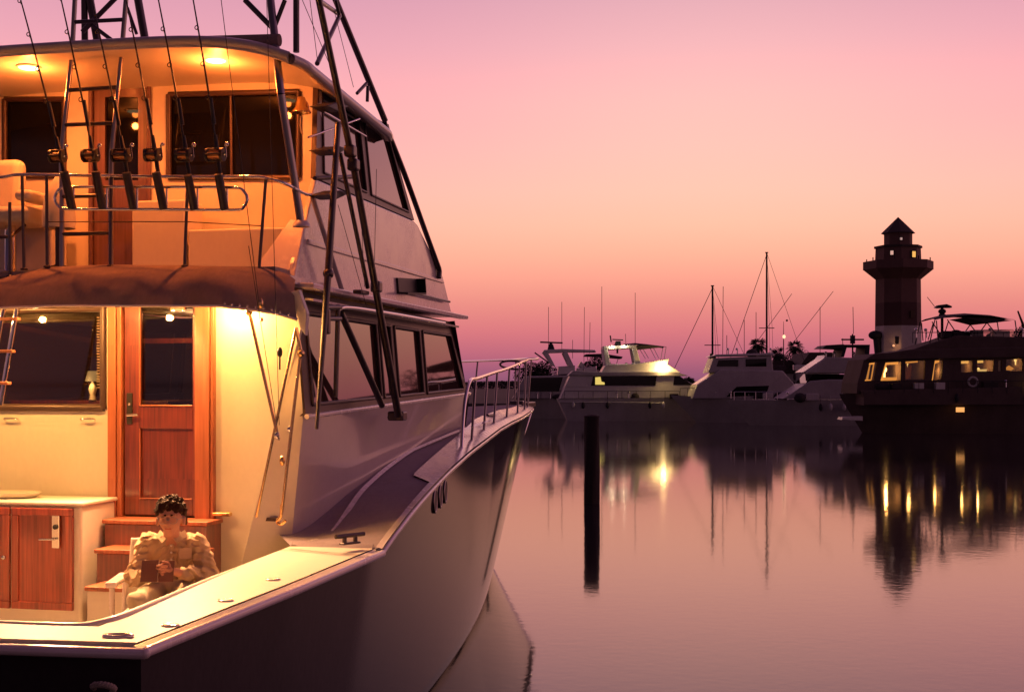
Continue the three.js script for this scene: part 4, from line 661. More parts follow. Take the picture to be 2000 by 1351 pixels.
  const shirt = mesh([cap([0, 0.60, -0.05], [0, 0.82, -0.02], 0.135, 0.13, [1.1, 1, 0.85]), cap(sh[0], sh[1], 0.066, 0.066), cap([-0.16, 0.86, 0], [0.16, 0.86, 0], 0.07, 0.07), cap(sh[0], el[0], 0.066, 0.062), cap(sh[1], el[1], 0.066, 0.064), cap(el[0], fore(el[0], wr[0], 0.82), 0.06, 0.044), cap(el[1], fore(el[1], wr[1], 0.82), 0.062, 0.044), cap([0, 0.88, 0.0], [0, 0.945, 0.035], 0.075, 0.06)], [-0.5, 0.4, -0.4], 0.96, 128, 0.026, (d, X, Y, Z) => { const a = Math.atan2(Z - 0.05, X), s = Math.abs(X) > 0.17 ? 1 : 0.5; return d + 0.008 * s * Math.sin(Y * 120 + X * 40 * Math.sign(X) + 3 * Math.sin(Z * 40)) + 0.006 * Math.sin(X * 95 + 2.5 * Math.sin(Y * 26)) + 0.005 * Math.sin(a * 9 + Y * 30); });
  const sh1 = part('shirt', shirt, M.shirt, person, 'loose khaki shirt');
  part('collar', [plate([[-0.085, 0.985, 0.0], [-0.02, 0.945, 0.105], [-0.05, 0.905, 0.115], [-0.11, 0.945, 0.03]], 0.012), plate([[0.085, 0.985, 0.0], [0.02, 0.945, 0.105], [0.05, 0.905, 0.115], [0.11, 0.945, 0.03]], 0.012)], M.shirt, sh1);
  for (const y of [0.89, 0.84, 0.79]) part('button', ball([0.012, y, 0.135 - (0.89 - y) * 0.1], 0.008, 1, 1, 0.5, 8), M.cloth, sh1);
  part('pocket', plate([[0.06, 0.79, 0.128], [0.15, 0.79, 0.1], [0.15, 0.87, 0.095], [0.06, 0.87, 0.122]], 0.012, [], 0.004), M.shirt, sh1);
  part('trousers', mesh([cap([0, 0.53, -0.05], [0, 0.56, -0.03], 0.15, 0.15, [1.1, 0.8, 0.9]), cap([-0.1, hipY + 0.005, 0], [-0.15, 0.535, 0.42], 0.1, 0.085), cap([0.1, hipY + 0.005, 0], [0.14, 0.535, 0.42], 0.1, 0.085), cap([-0.15, 0.52, 0.42], [-0.14, 0.12, 0.4], 0.085, 0.07), cap([0.14, 0.52, 0.42], [0.14, 0.12, 0.4], 0.085, 0.07)], [-0.5, 0.0, -0.4], 1.0, 80, 0.03, fold(0.012, 34)), M.trousers, person);
  // curly hair
  const curls = []; for (let i = 0; i < 190; i++) { const a = rnd() * Math.PI * 2, e = 0.1 + rnd() * 1.45, r = 0.1 + rnd() * 0.016; const q = [H0[0] + Math.cos(a) * Math.cos(e) * r * 0.92, H0[1] + 0.035 + Math.sin(e) * r * 1.0, H0[2] - 0.03 + Math.sin(a) * Math.cos(e) * r * 1.0]; if (q[2] > H0[2] + 0.02 && q[1] < H0[1] + 0.085) continue; if (q[1] < H0[1] + 0.02 && q[2] > H0[2]) continue; curls.push(cap(q, [q[0] + (rnd() - 0.5) * 0.04, q[1] + (rnd() - 0.5) * 0.04, q[2] + (rnd() - 0.5) * 0.04], 0.009 + rnd() * 0.007, 0.006)); }
  for (let i = 0; i < 14; i++) { const x = (i / 13 - 0.5) * 0.15; curls.push(cap([H0[0] + x, H0[1] + 0.105 - Math.abs(x) * 0.25 + 0.012 * Math.sin(i * 2.3), H0[2] + 0.04], [H0[0] + x * 1.05, H0[1] + 0.072 - Math.abs(x) * 0.3 + 0.014 * Math.sin(i * 1.7), H0[2] + 0.06], 0.016, 0.011)); }
  for (let i = 0; i < 10; i++) for (const k of [-1, 1]) curls.push(cap([H0[0] + 0.088 * k, H0[1] + 0.05 - i * 0.008, H0[2] - 0.01 - i * 0.008], [H0[0] + 0.09 * k, H0[1] + 0.03 - i * 0.008, H0[2] - 0.02 - i * 0.008], 0.017, 0.012));
  part('hair', big(mesh(curls.concat([cap([H0[0], H0[1] + 0.045, H0[2] - 0.035], [H0[0], H0[1] + 0.04, H0[2] - 0.05], 0.098, 0.096, [0.9, 1, 0.95])]), [-0.18, 0.88, -0.1], 0.37, 112, 0.005)), M.hair, person, 'short curly dark hair');
  const gls = (k) => { const g = new THREE.TorusGeometry(0.025, 0.002, 6, 20); g.scale(1.1, 0.9, 1); g.translate(H0[0] + 0.034 * k, H0[1] - 0.004, H0[2] + 0.098); return g; };
  part('eyebrow', [1, -1].map((k) => big(bar([H0[0] + 0.014 * k, H0[1] + 0.03, H0[2] + 0.083], [H0[0] + 0.056 * k, H0[1] + 0.026, H0[2] + 0.064], 0.007, 0.005))), M.hair, person);
  part('mouth', big(bar([H0[0] - 0.02, H0[1] - 0.062, H0[2] + 0.084], [H0[0] + 0.02, H0[1] - 0.062, H0[2] + 0.084], 0.006, 0.006)), M.lip, person);
  part('glasses', [gls(1), gls(-1), bar([H0[0] - 0.008, H0[1], H0[2] + 0.1], [H0[0] + 0.008, H0[1], H0[2] + 0.1], 0.003), bar([H0[0] + 0.064, H0[1] + 0.004, H0[2] + 0.094], [H0[0] + 0.09, H0[1] + 0.004, H0[2] - 0.01], 0.003), bar([H0[0] - 0.064, H0[1] + 0.004, H0[2] + 0.094], [H0[0] - 0.09, H0[1] + 0.004, H0[2] - 0.01], 0.003)].map(big), M.darkChrome, person);

  const bk = thing('book', 'thick dark red book held open in the reader\'s hands', 'book', readerAt.toArray(), readerTurn);
  const tilt = (g) => { g.rotateX(-0.5); g.translate(-0.05, 0.745, 0.385); return g; };
  part('cover', [tilt(box([-0.045, 0, 0], [0.115, 0.16, 0.006], 0.002)), tilt(box([0.07, 0, -0.01], [0.1, 0.155, 0.006], 0.002))], M.book, bk);
  part('pages', [tilt(box([-0.04, 0.002, -0.016], [0.105, 0.15, 0.026], 0.004)), tilt(box([0.062, 0.002, -0.02], [0.08, 0.147, 0.014], 0.003))], M.paper, bk);
}

// ---------------------------------------------------------------- far side of the harbour
// piling in the water
{
  const g = [...Array(1)].map(() => { const c = new THREE.CylinderGeometry(0.19, 0.205, 4.2, 20, 12); const p = c.attributes.position; for (let i = 0; i < p.count; i++) { const a = Math.atan2(p.getZ(i), p.getX(i)), y = p.getY(i), r = 1 + 0.05 * Math.sin(a * 5 + y * 2) + 0.03 * Math.sin(a * 9 - y * 5); p.setX(i, p.getX(i) * r); p.setZ(i, p.getZ(i) * r); } c.computeVertexNormals(); return c; });
  const o = thing('mooring_pile', 'dark wooden mooring pile standing alone in the water', 'piling', [2.028, 0, -33.8]);
  g[0].translate(0, 0.12, 0); part('post', g, M.wood, o); part('cap', lathe([[0, 2.26], [0.1, 2.25], [0.2, 2.22], [0.2, 2.19]], 20), M.wood, o);
}
// low shore under the lighthouse
{
  const sh = new THREE.Shape([[-60, -172], [8, -160], [30, -150], [140, -112], [400, -90], [600, -900], [-60, -900]].map(([x, z]) => new THREE.Vector2(x, -z)));
  const g = new THREE.ExtrudeGeometry(sh, { depth: 1.6, bevelEnabled: true, bevelSize: 0.6, bevelThickness: 0.4, bevelSegments: 3 }); g.rotateX(-Math.PI / 2); g.translate(0, -1.2, 0);
  const o = part('shore', g, M.land, scene); o.userData.kind = 'structure';
}
function farHull(pts, beam, bowAt) {                                   // pts: [stern x, bow x, stern sheer, bow sheer]; bow overhangs
  const [x0, x1, h0, h1] = pts;
  return [1, -1].map((k) => sheet((u, v) => {
    const sheer = lerp(h0, h1, u * u), h = lerp(-0.4, sheer, v), full = Math.pow(1 - Math.pow(u, 2.6), 0.8), wl = Math.pow(1 - Math.pow(u, 1.7), 0.9);
    const L = x1 - x0, rake = Math.sign(L) * 0.45 * (sheer - h) * (1 - u), over = bowAt * (1 - clamp((h + 0.1) / sheer)) * u * u;
    return [x0 + L * u - Math.sign(L) * over + rake, h, k * beam / 2 * lerp(wl * 0.85, full, clamp((h + 0.3) / (sheer + 0.3)))];
  }, 36, 10)).concat([sheet((u, v) => { const f = Math.pow(1 - Math.pow(u, 2.6), 0.8); return [x0 + (x1 - x0) * u, lerp(h0, h1, u * u) - 0.01, (2 * v - 1) * beam / 2 * f]; }, 36, 4), sheet((u, v) => [x0 + Math.sign(x1 - x0) * 0.45 * (h0 + 0.4) * (1 - v), lerp(-0.4, h0, v), (2 * u - 1) * beam / 2 * lerp(0.85, 1, v)], 2, 2)]);
}
const pipes2 = (parent, name, list, r, z, m = M.farDark) => { for (const q of list) part(name, bars(q.map(([x, y]) => [x, y, z]), r, 6), m, parent); };
const rail2 = (parent, xs, y0, y1, z, m = M.chrome) => { const r = part('deck_rail', bars(xs.map((x) => [x, y1(x), z]), 0.025, 6), m, parent); for (const x of xs) part('stanchion', bar([x, y0(x), z], [x, y1(x), z], 0.02, 0.02, 5), m, r); };
const farLight = (parent, name, at, r, color, k, cd) => { const o = part(name, ball(at, r, 1, 1, 1, 10), glow(...color, k), parent); if (cd) pointLamp(parent, [at[0], at[1], at[2] + 0], color, cd, r, name + '_light'); return o; };

// fenders, lockers, covers and lines that clutter a moored boat's side deck
function clutter(o, x0, x1, y, z, n) {
  for (let i = 0; i < n; i++) {
    const x = lerp(x0, x1, (i + 0.2 + 0.6 * rnd()) / n), r = rnd(), zz = z - rnd() * 0.5;
    if (r < 0.25) part('fender', [ball([x, y - 0.55, z + 0.12], 0.14, 1, 2.1, 1, 10), bar([x, y - 0.3, z + 0.1], [x, y + 0.35, z], 0.012, 0.012, 5)], rnd() < 0.5 ? M.farWhite : M.farDark, o);
    else if (r < 0.45) part('deck_locker', box([x, y + 0.2, zz], [0.5 + rnd() * 0.6, 0.32 + rnd() * 0.2, 0.4], 0.04), rnd() < 0.4 ? M.farWhite : M.farCanvas, o);
    else if (r < 0.62) part('canvas_cover', ball([x, y + 0.15, zz], 0.32, 1 + rnd(), 0.8 + rnd() * 0.4, 1, 9), M.farCanvas, o);
    else if (r < 0.93) part('ventilator', [bar([x, y, zz], [x, y + 0.45, zz], 0.05), ball([x - 0.05, y + 0.5, zz], 0.1, 1.2, 1, 1, 8)], M.chrome, o);
    else part('life_ring', (() => { const g = new THREE.TorusGeometry(0.28, 0.07, 7, 18); g.translate(x, y + 0.45, z + 0.02); return g; })(), M.farGrey, o);
  }
}
// motor yacht with a floodlit bridge (middle)
{
  const d = 113, o = thing('motor_yacht', 'motor yacht with a bright floodlight below its bimini top', 'motor yacht', [9.562, 0, -113], 0, 'boats at the far dock');
  part('hull', farHull([[-5.737,1.783][0], [9.562,2.218][0], 1.85, 2.2], 4.6, 2.4), M.farGrey, o);
  part('deckhouse', [slab2([[-5.563,1.87],[-4.955,3.261],[-4.694,3.826],[3.912,3.956],[5.737,3],[6.954,1.957]], 3.7, 0, 0.08)], M.farWhite, o);
  part('side_window', slab2([[-2.955,2.957],[-2.782,3.739],[2.521,3.739],[2.434,2.957]], 3.76, 0, 0.01), M.darkGlass, o);
  part('windscreen', slab2([[3.912,3],[3.998,3.739],[4.433,3.782],[5.563,3]], 3.74, 0, 0.01), M.darkGlass, o);
  part('lit_window', [slab2([[-2.608,3.043],[-2.608,3.652],[-2.173,3.695],[-2.086,3.304],[-1.825,3.217],[-1.825,3.043]], 3.8, 0, 0)], glow(1, 0.72, 0.18, 0.8), o, 'yellow lit saloon window');
  part('aft_panel', slab2([[-5.128,2.87],[-4.694,3.782],[-3.042,3.782],[-3.347,2.87]], 3.78, 0, 0.02), M.farWhite, o);
  part('house_brow', slab2([[-4.868,3.826],[-4.433,4.217],[-2.608,4.087],[3.912,4.13],[5.215,3.782],[3.998,3.739]], 4.1, 0, 0.05), M.farGrey, o);
  part('bridge_coaming', [slab2([[-2.086,4.087],[-1.652,4.738],[0.695,4.782],[3.477,5.173],[3.607,5.26],[3.477,4.738],[4.607,4.043]], 3.3, 0, 0.06)], M.farWhite, o);
  part('radar_arch', [slab2([[-1.738,4.695],[-1.912,6.042],[-1.565,6.173],[-1.304,4.782]], 2.9, 0, 0.05), slab2([[0.782,4.738],[0.522,6.129],[0.869,6.216],[1.26,4.782]], 2.9, 0, 0.05), slab2([[-1.912,5.955],[-1.912,6.26],[0.869,6.39],[0.869,6.129]], 2.9, 0, 0.05)], M.farWhite, o);
  part('radar_mast', [...bars([[-0.608,5.695],[-0.608,6.651]].map(([x, y]) => [x, y, 0]), 0.08), slab2([[-0.869,6.39],[-0.739,6.738],[-0.348,6.738],[-0.304,6.303]], 0.5, 0, 0.04), ...bars([[-1.217,7.216],[-1.13,6.651]].map(([x, y]) => [x, y, 0]), 0.06), ...bars([[-1.043,6.868],[-0.13,6.825]].map(([x, y]) => [x, y, 0.2]), 0.05)], M.farDark, o);
  const bim = part('bimini_top', sheet((u, v) => { const e = [[-0.043,6.39],[0.869,6.477],[1.738,6.39],[3.433,6.173]], i = Math.min(2, Math.floor(u * 3)), t = u * 3 - i; return [lerp(e[i][0], e[i + 1][0], t), lerp(e[i][1], e[i + 1][1], t) + 0.1 * (1 - (2 * v - 1) ** 2), (2 * v - 1) * 1.4]; }, 18, 8), M.farCanvas, o);
  part('bimini_valance', slab2([[0.217,6.347],[1.825,6.347],[3.042,6.216],[1.043,5.999]], 2.7, 0, 0.0), M.farCanvas, bim);
  for (const z of [-1.25, 1.25]) pipes2(bim, 'bimini_pole', [[[1.304,6.26],[1.912,5.26]], [[3.39,6.173],[3.216,5.173]], [[2.26,6.26],[2.782,5.26]]], 0.03, z, M.chrome);
  farLight(o, 'floodlight', [...[3.042,4.434], 2.15], 0.19, [1, 0.62, 0.22], 14, 22);
  farLight(o, 'arch_light', [...[-1.173,6.26], 1.55], 0.07, [1, 0.8, 0.5], 3, 2.5); farLight(o, 'arch_light', [...[-0.174,6.303], 1.55], 0.07, [1, 0.8, 0.5], 3, 2.5);
  pipes2(o, 'whip_aerial', [[[-1.956,5.695],[-1.956,11.345]], [[0.087,6.39],[0.043,7.346]], [[0.869,6.303],[0.869,10.823]], [[-3.477,4.173],[-3.433,9.606]]], 0.022, 0.4);
  const xs = [0, 1, 2, 3, 4, 5, 6, 7].map((i) => 5.2 + i * 0.55); rail2(o, xs, (x) => 2.05, (x) => 2.75, 1.6); rail2(o, [-5.2, -4, -2.8, -1.6, -0.4, 0.8, 2, 3.2, 4.4], () => 1.9, () => 2.5, 2.15, M.farDark); clutter(o, -5, 6, 1.88, 2.2, 12); clutter(o, -1.4, 2.8, 4.3, 1.4, 5);
  part('rubbing_strake', bars([[-5.65,1.609],[3.042,1.522]].map(([x, y]) => [x, y, 2.32]), 0.04), M.farWhite, o);
}
// sport cruiser behind it, at the left
{
  const o = thing('sport_cruiser', 'cruiser with open radar antenna partly hidden behind the bow rail', 'cruiser', [4.188, 0, -121], 0, 'boats at the far dock');
  part('hull', farHull([[5.119,1.697][0], [-4.188,1.697][0], 1.7, 1.9], 4.2, 1.8), M.farGrey, o);
  part('deckhouse', slab2([[-3.956,2.162],[-3.072,3.791],[0.931,3.884],[3.816,4.163],[4.188,1.79],[-4.188,1.79]], 3.6, 0, 0.08), M.farGrey, o);
  part('side_window', slab2([[-2.792,2.442],[-2.513,3.652],[0.372,3.698],[0,2.442]], 3.66, 0, 0.01), M.darkGlass, o);
  part('bridge_seat', [slab2([[-0.093,3.931],[0,4.675],[1.489,4.768],[1.489,4.024]], 2.6, 0, 0.08), slab2([[1.629,4.024],[1.675,4.536],[3.351,4.675],[3.537,4.163]], 2.6, 0, 0.08), slab2([[1.768,4.675],[2.048,5.141],[2.327,4.862],[2.42,4.489]], 2.2, 0, 0.04)], M.farWhite, o);
  part('radar_arch', [slab2([[0.931,4.675],[0.372,5.885],[0.745,6.072],[1.396,4.675]], 2.8, 0, 0.04), slab2([[-0.652,4.862],[-1.396,5.885],[-1.024,6.072],[-0.279,4.675]], 2.8, 0, 0.04), slab2([[-1.489,5.885],[-1.303,6.165],[0.372,6.258],[3.258,6.165],[3.397,5.978],[0.931,5.978]], 2.8, 0, 0.05)], M.farWhite, o);
  part('radar_scanner', [slab2([[-1.629,6.839],[-1.629,6.979],[0.419,6.909],[0.419,6.77]], 0.2, 0, 0.02), ...bars([[-0.652,6.072],[-0.652,6.909]].map(([x, y]) => [x, y, 0]), 0.13), slab2([[-0.977,6.165],[-0.838,6.723],[-0.465,6.723],[-0.279,6.165]], 0.6, 0, 0.05)], M.farDark, o);
  pipes2(o, 'whip_aerial', [[[-0.884,6.165],[-0.884,10.074]], [[0.326,6.165],[0.326,10.539]], [[1.303,5.42],[1.303,7.095]], [[2.839,5.885],[2.885,8.678]]], 0.024, 0.5);
  pipes2(o, 'boom', [[[-2.141,5.932],[-0.838,5.001]]], 0.07, 0.9);
  part('canopy', slab2([[2.42,5.653],[2.606,5.839],[4.188,5.885],[5.957,5.606],[5.864,5.42],[4.095,5.56]], 2.4, -2, 0.05), M.farCanvas, o);
  rail2(o, [-3.6, -2.6, -1.6, -0.6, 0.4], () => 1.85, () => 2.5, 1.9, M.farDark); clutter(o, -3.4, 1.5, 1.8, 1.95, 5); clutter(o, -2, 3, 3.9, 1.3, 5);
  pipes2(o, 'canopy_pole', [[[2.699,5.653],[2.885,4.675]], [[5.585,5.513],[5.305,4.675]]], 0.03, -1);
}
// pilothouse yacht in the middle
{
  const o = thing('pilothouse_yacht', 'pilothouse yacht with a pale sloping windscreen, below the tall mast', 'pilothouse yacht', [19.108, 0, -108], 0, 'boats at the far dock');
  part('hull', farHull([[5.815,1.837][0], [-6.231,2.252][0], 1.8, 2.2], 4.6, 2.2), M.farGrey, o);
  part('deckhouse', slab2([[-4.735,1.92],[-4.32,3],[-2.825,3.997],[-2.492,4.246],[2.492,4.163],[3.531,3],[4.154,1.92]], 3.7, 0, 0.08), M.farGrey, o);
  part('windscreen', slab2([[-4.32,3.042],[-2.908,3.955],[-2.658,3.914],[-3.988,3]], 3.0, 0, 0.02), M.gel, o, 'pale sloping windscreen cover');
  part('side_window', slab2([[-1.994,2.086],[-1.163,2.875],[1.412,2.958],[1.163,2.169]], 3.76, 0, 0.01), M.darkGlass, o);
  part('pilothouse', slab2([[-3.406,3.997],[-2.991,5.16],[1.662,5.368],[1.828,4.08]], 3.2, 0, 0.08), M.farGrey, o);
  for (const q of [[[-2.742,4.495],[-2.575,4.994],[-0.997,5.035],[-0.997,4.495]], [[-0.415,4.495],[-0.415,5.077],[1.246,5.118],[1.246,4.495]]]) part('pilothouse_window', slab2(q, 3.26, 0, 0.01), M.darkGlass, o);
  part('pilothouse_roof', slab2([[-3.157,5.285],[-2.825,5.451],[1.745,5.575],[1.911,5.409]], 3.5, 0, 0.03), M.farWhite, o);
  part('foredeck_mast', [...bars([[-2.949,5.16],[-2.949,5.575]].map(([x, y]) => [x, y, 0]), 0.09), slab2([[-3.157,5.202],[-2.949,5.492],[-2.575,5.285],[-2.575,5.077]], 0.5, 0, 0.04)], M.farDark, o);
  pipes2(o, 'outrigger', [[[0,5.742],[3.323,10.311]], [[3.323,6.24],[6.646,10.518]]], 0.022, 1.4);
  pipes2(o, 'whip_aerial', [[[-2.077,5.409],[-2.035,10.975]], [[-1.745,5.409],[-1.745,7.029]], [[-0.332,5.492],[-0.332,8.275]], [[0.623,5.575],[0.623,8.898]]], 0.025, 0.5);
  clutter(o, -4, 5, 1.95, 2.1, 9); clutter(o, -2, 2, 5.4, 1.2, 5); clutter(o, 2, 4.4, 4.2, 1.4, 4);
  rail2(o, [-6, -5.4, -4.8, -4.2, -3.6].map((x) => x + 0.4), () => 2.1, () => 2.75, 1.2, M.farDark);
}
// express yacht with radar arch
{
  const o = thing('express_yacht', 'express yacht with arch and open antenna left of the lighthouse foot', 'express yacht', [23.077, 0, -100], 0, 'boats at the far dock');
  part('hull', farHull([[6.538,2.115][0], [-6.923,1.538][0], 1.9, 1.9], 4.6, 1.8), M.farGrey, o);
  part('deckhouse', slab2([[-3.077,2],[-1.077,3.308],[0.231,3.423],[3.846,3.385],[4.615,2]], 3.8, 0, 0.08), M.farGrey, o);
  part('side_window', slab2([[-1.385,3.154],[-0.769,3.846],[2.769,3.769],[2.769,3.308]], 3.6, 0, 0.01), M.darkGlass, o);
  part('windscreen', slab2([[-1.5,3.962],[0,4.962],[0.231,5.231],[0.231,4.885],[-1.154,3.923]], 2.9, 0, 0.02), M.gel, o);
  part('bridge_coaming', slab2([[-1.308,3.923],[0.231,5.077],[3.077,5],[3.846,4.692],[3.846,3.846]], 3.3, 0, 0.06), M.farGrey, o);
  part('radar_arch', [slab2([[-0.077,5.731],[0.231,5.962],[1.538,6.038],[1.538,5.692],[0.462,5.731]], 2.9, 0, 0.04), slab2([[1.308,5.077],[1.538,6],[1.808,6],[1.538,5.077]], 2.9, 0, 0.03), slab2([[3,4.846],[3.154,5.846],[1.538,5.846],[1.538,6],[3.462,6],[3.385,4.769]], 2.9, 0, 0.03)], M.farDark, o);
  part('radar_mast', [...bars([[2.538,4.808],[2.538,6.846]].map(([x, y]) => [x, y, 0]), 0.06), ...bars([[1.692,6.423],[3.385,6.423]].map(([x, y]) => [x, y, 0]), 0.06), slab2([[2.385,6.115],[2.385,6.731],[2.692,6.731],[2.692,6.115]], 0.4, 0, 0.04)], M.farDark, o);
  pipes2(o, 'whip_aerial', [[[0,5.385],[0,8.846]], [[1.692,5.962],[1.692,6.5]], [[2.5,6.846],[2.462,8.846]]], 0.024, 0.4);
  clutter(o, -3, 4, 1.92, 2.1, 9); clutter(o, 0, 3.4, 4.9, 1.2, 5);
  rail2(o, [-6.6, -5.8, -5, -4.2, -3.4, -2.6], () => 1.9, () => 2.5, 1.4);
}
// trawler yacht with lit windows at the right
{
  const d = 84, o = thing('trawler_yacht', 'large brown trawler yacht with a row of lit orange windows', 'trawler yacht', [27.138, 0, -84], 0, 'boats at the far dock');
  part('hull', farHull([[9.692,2.257][0], [-6.462,2.418][0], 2.2, 2.45], 5.2, 1.5), M.trawlerPaint, o);
  part('bulwark', slab2([[-5.557,2.257],[-5.686,2.677],[9.046,3],[9.046,1.772],[-5.557,1.772]], 5.0, 0, 0.06), M.trawlerPaint, o);
  const wins = [[[-5.428,3.226],[-5.137,4.389],[-4.555,4.454],[-4.749,3.258]], [[-4.458,3.226],[-4.135,4.422],[-3.102,4.486],[-3.134,3.258]], [[-2.94,3.291],[-2.908,4.486],[-1.615,4.551],[-1.68,3.323]], [[-1.292,3.258],[-1.098,4.551],[-0.517,4.583],[-0.614,3.323]], [[0.517,3.743],[0.517,4.518],[1.292,4.551],[1.292,3.775]], [[1.518,3.808],[1.518,4.551],[2.585,4.583],[2.585,3.808]], [[2.811,3.808],[2.811,4.583],[3.102,4.583],[3.102,3.808]], [[3.295,3.808],[3.295,4.615],[4.362,4.648],[4.362,3.84]], [[4.523,3.84],[4.523,4.615],[4.782,4.648],[4.782,3.84]], [[4.943,3.84],[4.943,4.648],[6.138,4.68],[6.138,3.84]]];
  part('deckhouse', slab2([[-5.88,2.483],[-5.815,3.129],[-5.428,4.583],[-3.877,4.68],[8.723,4.842],[8.723,2.418]], 4.0, 0, 0.04, wins), M.trawlerPaint, o);
  part('saloon_backing', slab2([[-5.363,2.742],[8.562,2.871],[8.562,4.68],[-5.04,4.551]], 0.1, -0.9, 0), M.teak, o);
  for (const x of [-2.9, -0.2, 1.6, 3.6]) part('saloon_partition', box([x, 4.1, 0], [0.08, 2, 1.9]), M.mahogany, o);
  wins.forEach((w, i) => part('cabin_window', slab2(w, 0.03, 1.9, 0), M.pane, o));
  // curtains and lamps behind the glass
  const lit = (q, k, c = [1, 0.42, 0.08]) => part('lit_curtain', slab2(q, 0.04, 1.2, 0), glow(...c, k * 1.7), o);
  lit([[-5.557,3.226],[-5.234,4.357],[-4.523,4.422],[-4.555,4.292],[-5.04,4.26],[-5.331,3.258]], 0.8); lit([[-5.557,3.162],[-5.557,3.323],[-4.782,3.355],[-4.782,3.194]], 0.8); lit([[-5.105,3.323],[-4.878,4.292],[-4.814,4.292],[-4.975,3.323]], 0.5); lit([[-4.814,3.323],[-4.652,4.292],[-4.555,4.292],[-4.749,3.323]], 0.55);
  lit([[-4.426,3.226],[-4.329,3.711],[-4.071,4.389],[-3.069,4.454],[-3.102,4.292],[-3.812,4.26],[-4.006,3.711],[-4.006,3.226]], 0.8); lit([[-4.006,3.226],[-4.006,3.485],[-3.198,3.485],[-3.198,3.258]], 0.65);
  lit([[-2.908,4.325],[-2.908,4.486],[-1.874,4.551],[-1.874,4.422]], 0.6); lit([[-2.843,3.323],[-2.778,4.292],[-2.682,4.292],[-2.746,3.323]], 0.2);
  lit([[-1.228,3.291],[-1.034,4.357],[-0.905,4.551],[-0.517,4.583],[-0.549,4.422],[-0.808,4.325],[-0.937,3.291]], 0.75);
  lit([[0.549,4.325],[0.549,4.518],[1.292,4.551],[1.292,4.357]], 0.75, [1, 0.55, 0.14]); lit([[1.551,4.357],[1.551,4.518],[2.197,4.551],[2.197,4.389]], 0.7, [1, 0.6, 0.15]); lit([[2.875,3.905],[2.875,4.486],[3.069,4.518],[3.069,3.905]], 0.6); lit([[4.555,3.872],[4.555,4.551],[4.749,4.583],[4.749,3.872]], 0.6); lit([[1.615,3.808],[1.615,3.969],[2.455,4.002],[2.391,3.84]], 0.6, [1, 0.7, 0.25]); lit([[3.425,3.969],[3.812,4.228],[4.135,4.034],[3.942,3.905]], 0.45);
  const lamp = (q, r, k, cd) => { const b = [q[0], q[1], 0.9]; part('cabin_lamp', [ball(b, r, 1, 1.2, 1), bar([b[0], b[1] - r * 3, b[2]], [b[0], b[1], b[2]], r * 0.4)], glow(1, 0.7, 0.24, k), o); if (cd) pointLamp(o, [b[0], b[1], b[2] + 0.25], [1, 0.55, 0.16], cd, 0.1, 'cabin_lamp_light'); };
  lamp([-3.877,3.969], 0.17, 6, 16); lamp([1.809,4.292], 0.1, 2.5, 8); lamp([-0.84,3.905], 0.05, 1.2, 4); lamp([0.84,4.292], 0.05, 1.2, 4); lamp([-2.423,4.292], 0.05, 1.2, 2.5); lamp([2.003,3.969], 0.1, 2, 0); lamp([3.489,4.567], 0.1, 3, 9); lamp([4.329,4.567], 0.1, 2, 0); lamp([5.105,4.551], 0.1, 2, 3);
  for (const [q, r] of [[[4.523,3], 0.15], [[4.62,2.548], 0.12]]) part('deck_lamp', ball([q[0], q[1], 2.62], r, 1.4, 0.7, 0.6), glow(1, 0.62, 0.16, 2), o);
  part('porthole', slab2([[0.032,1.352],[0.032,1.643],[0.549,1.643],[0.549,1.352]], 0.06, 2.62, 0.02), glow(1, 0.42, 0.12, 1.1), o, 'small lit orange porthole low on the hull');
  part('cabin_roof', slab2([[-5.428,4.551],[-4.846,4.938],[-3.877,5.003],[-2.585,5.197],[8.723,5.455],[8.723,4.777]], 4.5, 0, 0.06), M.trawlerPaint, o);
  part('bridge_coaming', slab2([[-2.585,5.132],[-1.292,5.585],[-0.323,5.843],[0.323,6.069],[3.877,5.972],[8.723,6.134],[8.723,5.326]], 3.9, 0, 0.08), M.trawlerPaint, o);
  part('bridge_windscreen', slab2([[1.292,6.037],[1.486,6.425],[3.942,6.457],[4.071,5.972]], 3.2, 0, 0), M.pane, o);
  part('bridge_gear', [...[[1838, 655, 0.3], [1862, 653, 0.34], [1884, 655, 0.3], [1905, 656, 0.26], [1930, 657, 0.24]].map(([x, y, r]) => ball([(x - 1840) * d / 2600, 3 - (y - 752) * d / 2600, 0.6], r, 1.3, 0.8, 1.2))], M.farCanvas, o);
  const bim = part('bimini_top', sheet((u, v) => { const e = [[-0.905,7.038],[0,7.265],[1.292,7.362],[2.746,7.265],[4.103,7.006]], i = Math.min(3, Math.floor(u * 4)), t = u * 4 - i; return [lerp(e[i][0], e[i + 1][0], t), lerp(e[i][1], e[i + 1][1], t) + 0.16 * (1 - (2 * v - 1) ** 2), (2 * v - 1) * 1.6]; }, 24, 8), M.farCanvas, o);
  part('bimini_valance', slab2([[0.969,7.2],[2.746,7.135],[3.877,7.006],[2.326,6.845]], 3.1, 0, 0), M.farCanvas, bim);
  for (const z of [-1.5, 1.5]) pipes2(bim, 'bimini_pole', [[[-0.808,7.006],[-0.711,5.843]], [[-0.905,7.038],[-1.228,5.585]], [[-0.388,5.908],[-0.065,6.942]], [[0.517,6.102],[-0.129,7.071]], [[2.326,6.877],[2.908,6.166]], [[2.326,6.877],[1.809,6.166]], [[4.071,7.006],[4.2,6.102]]], 0.035, z, M.farDark);
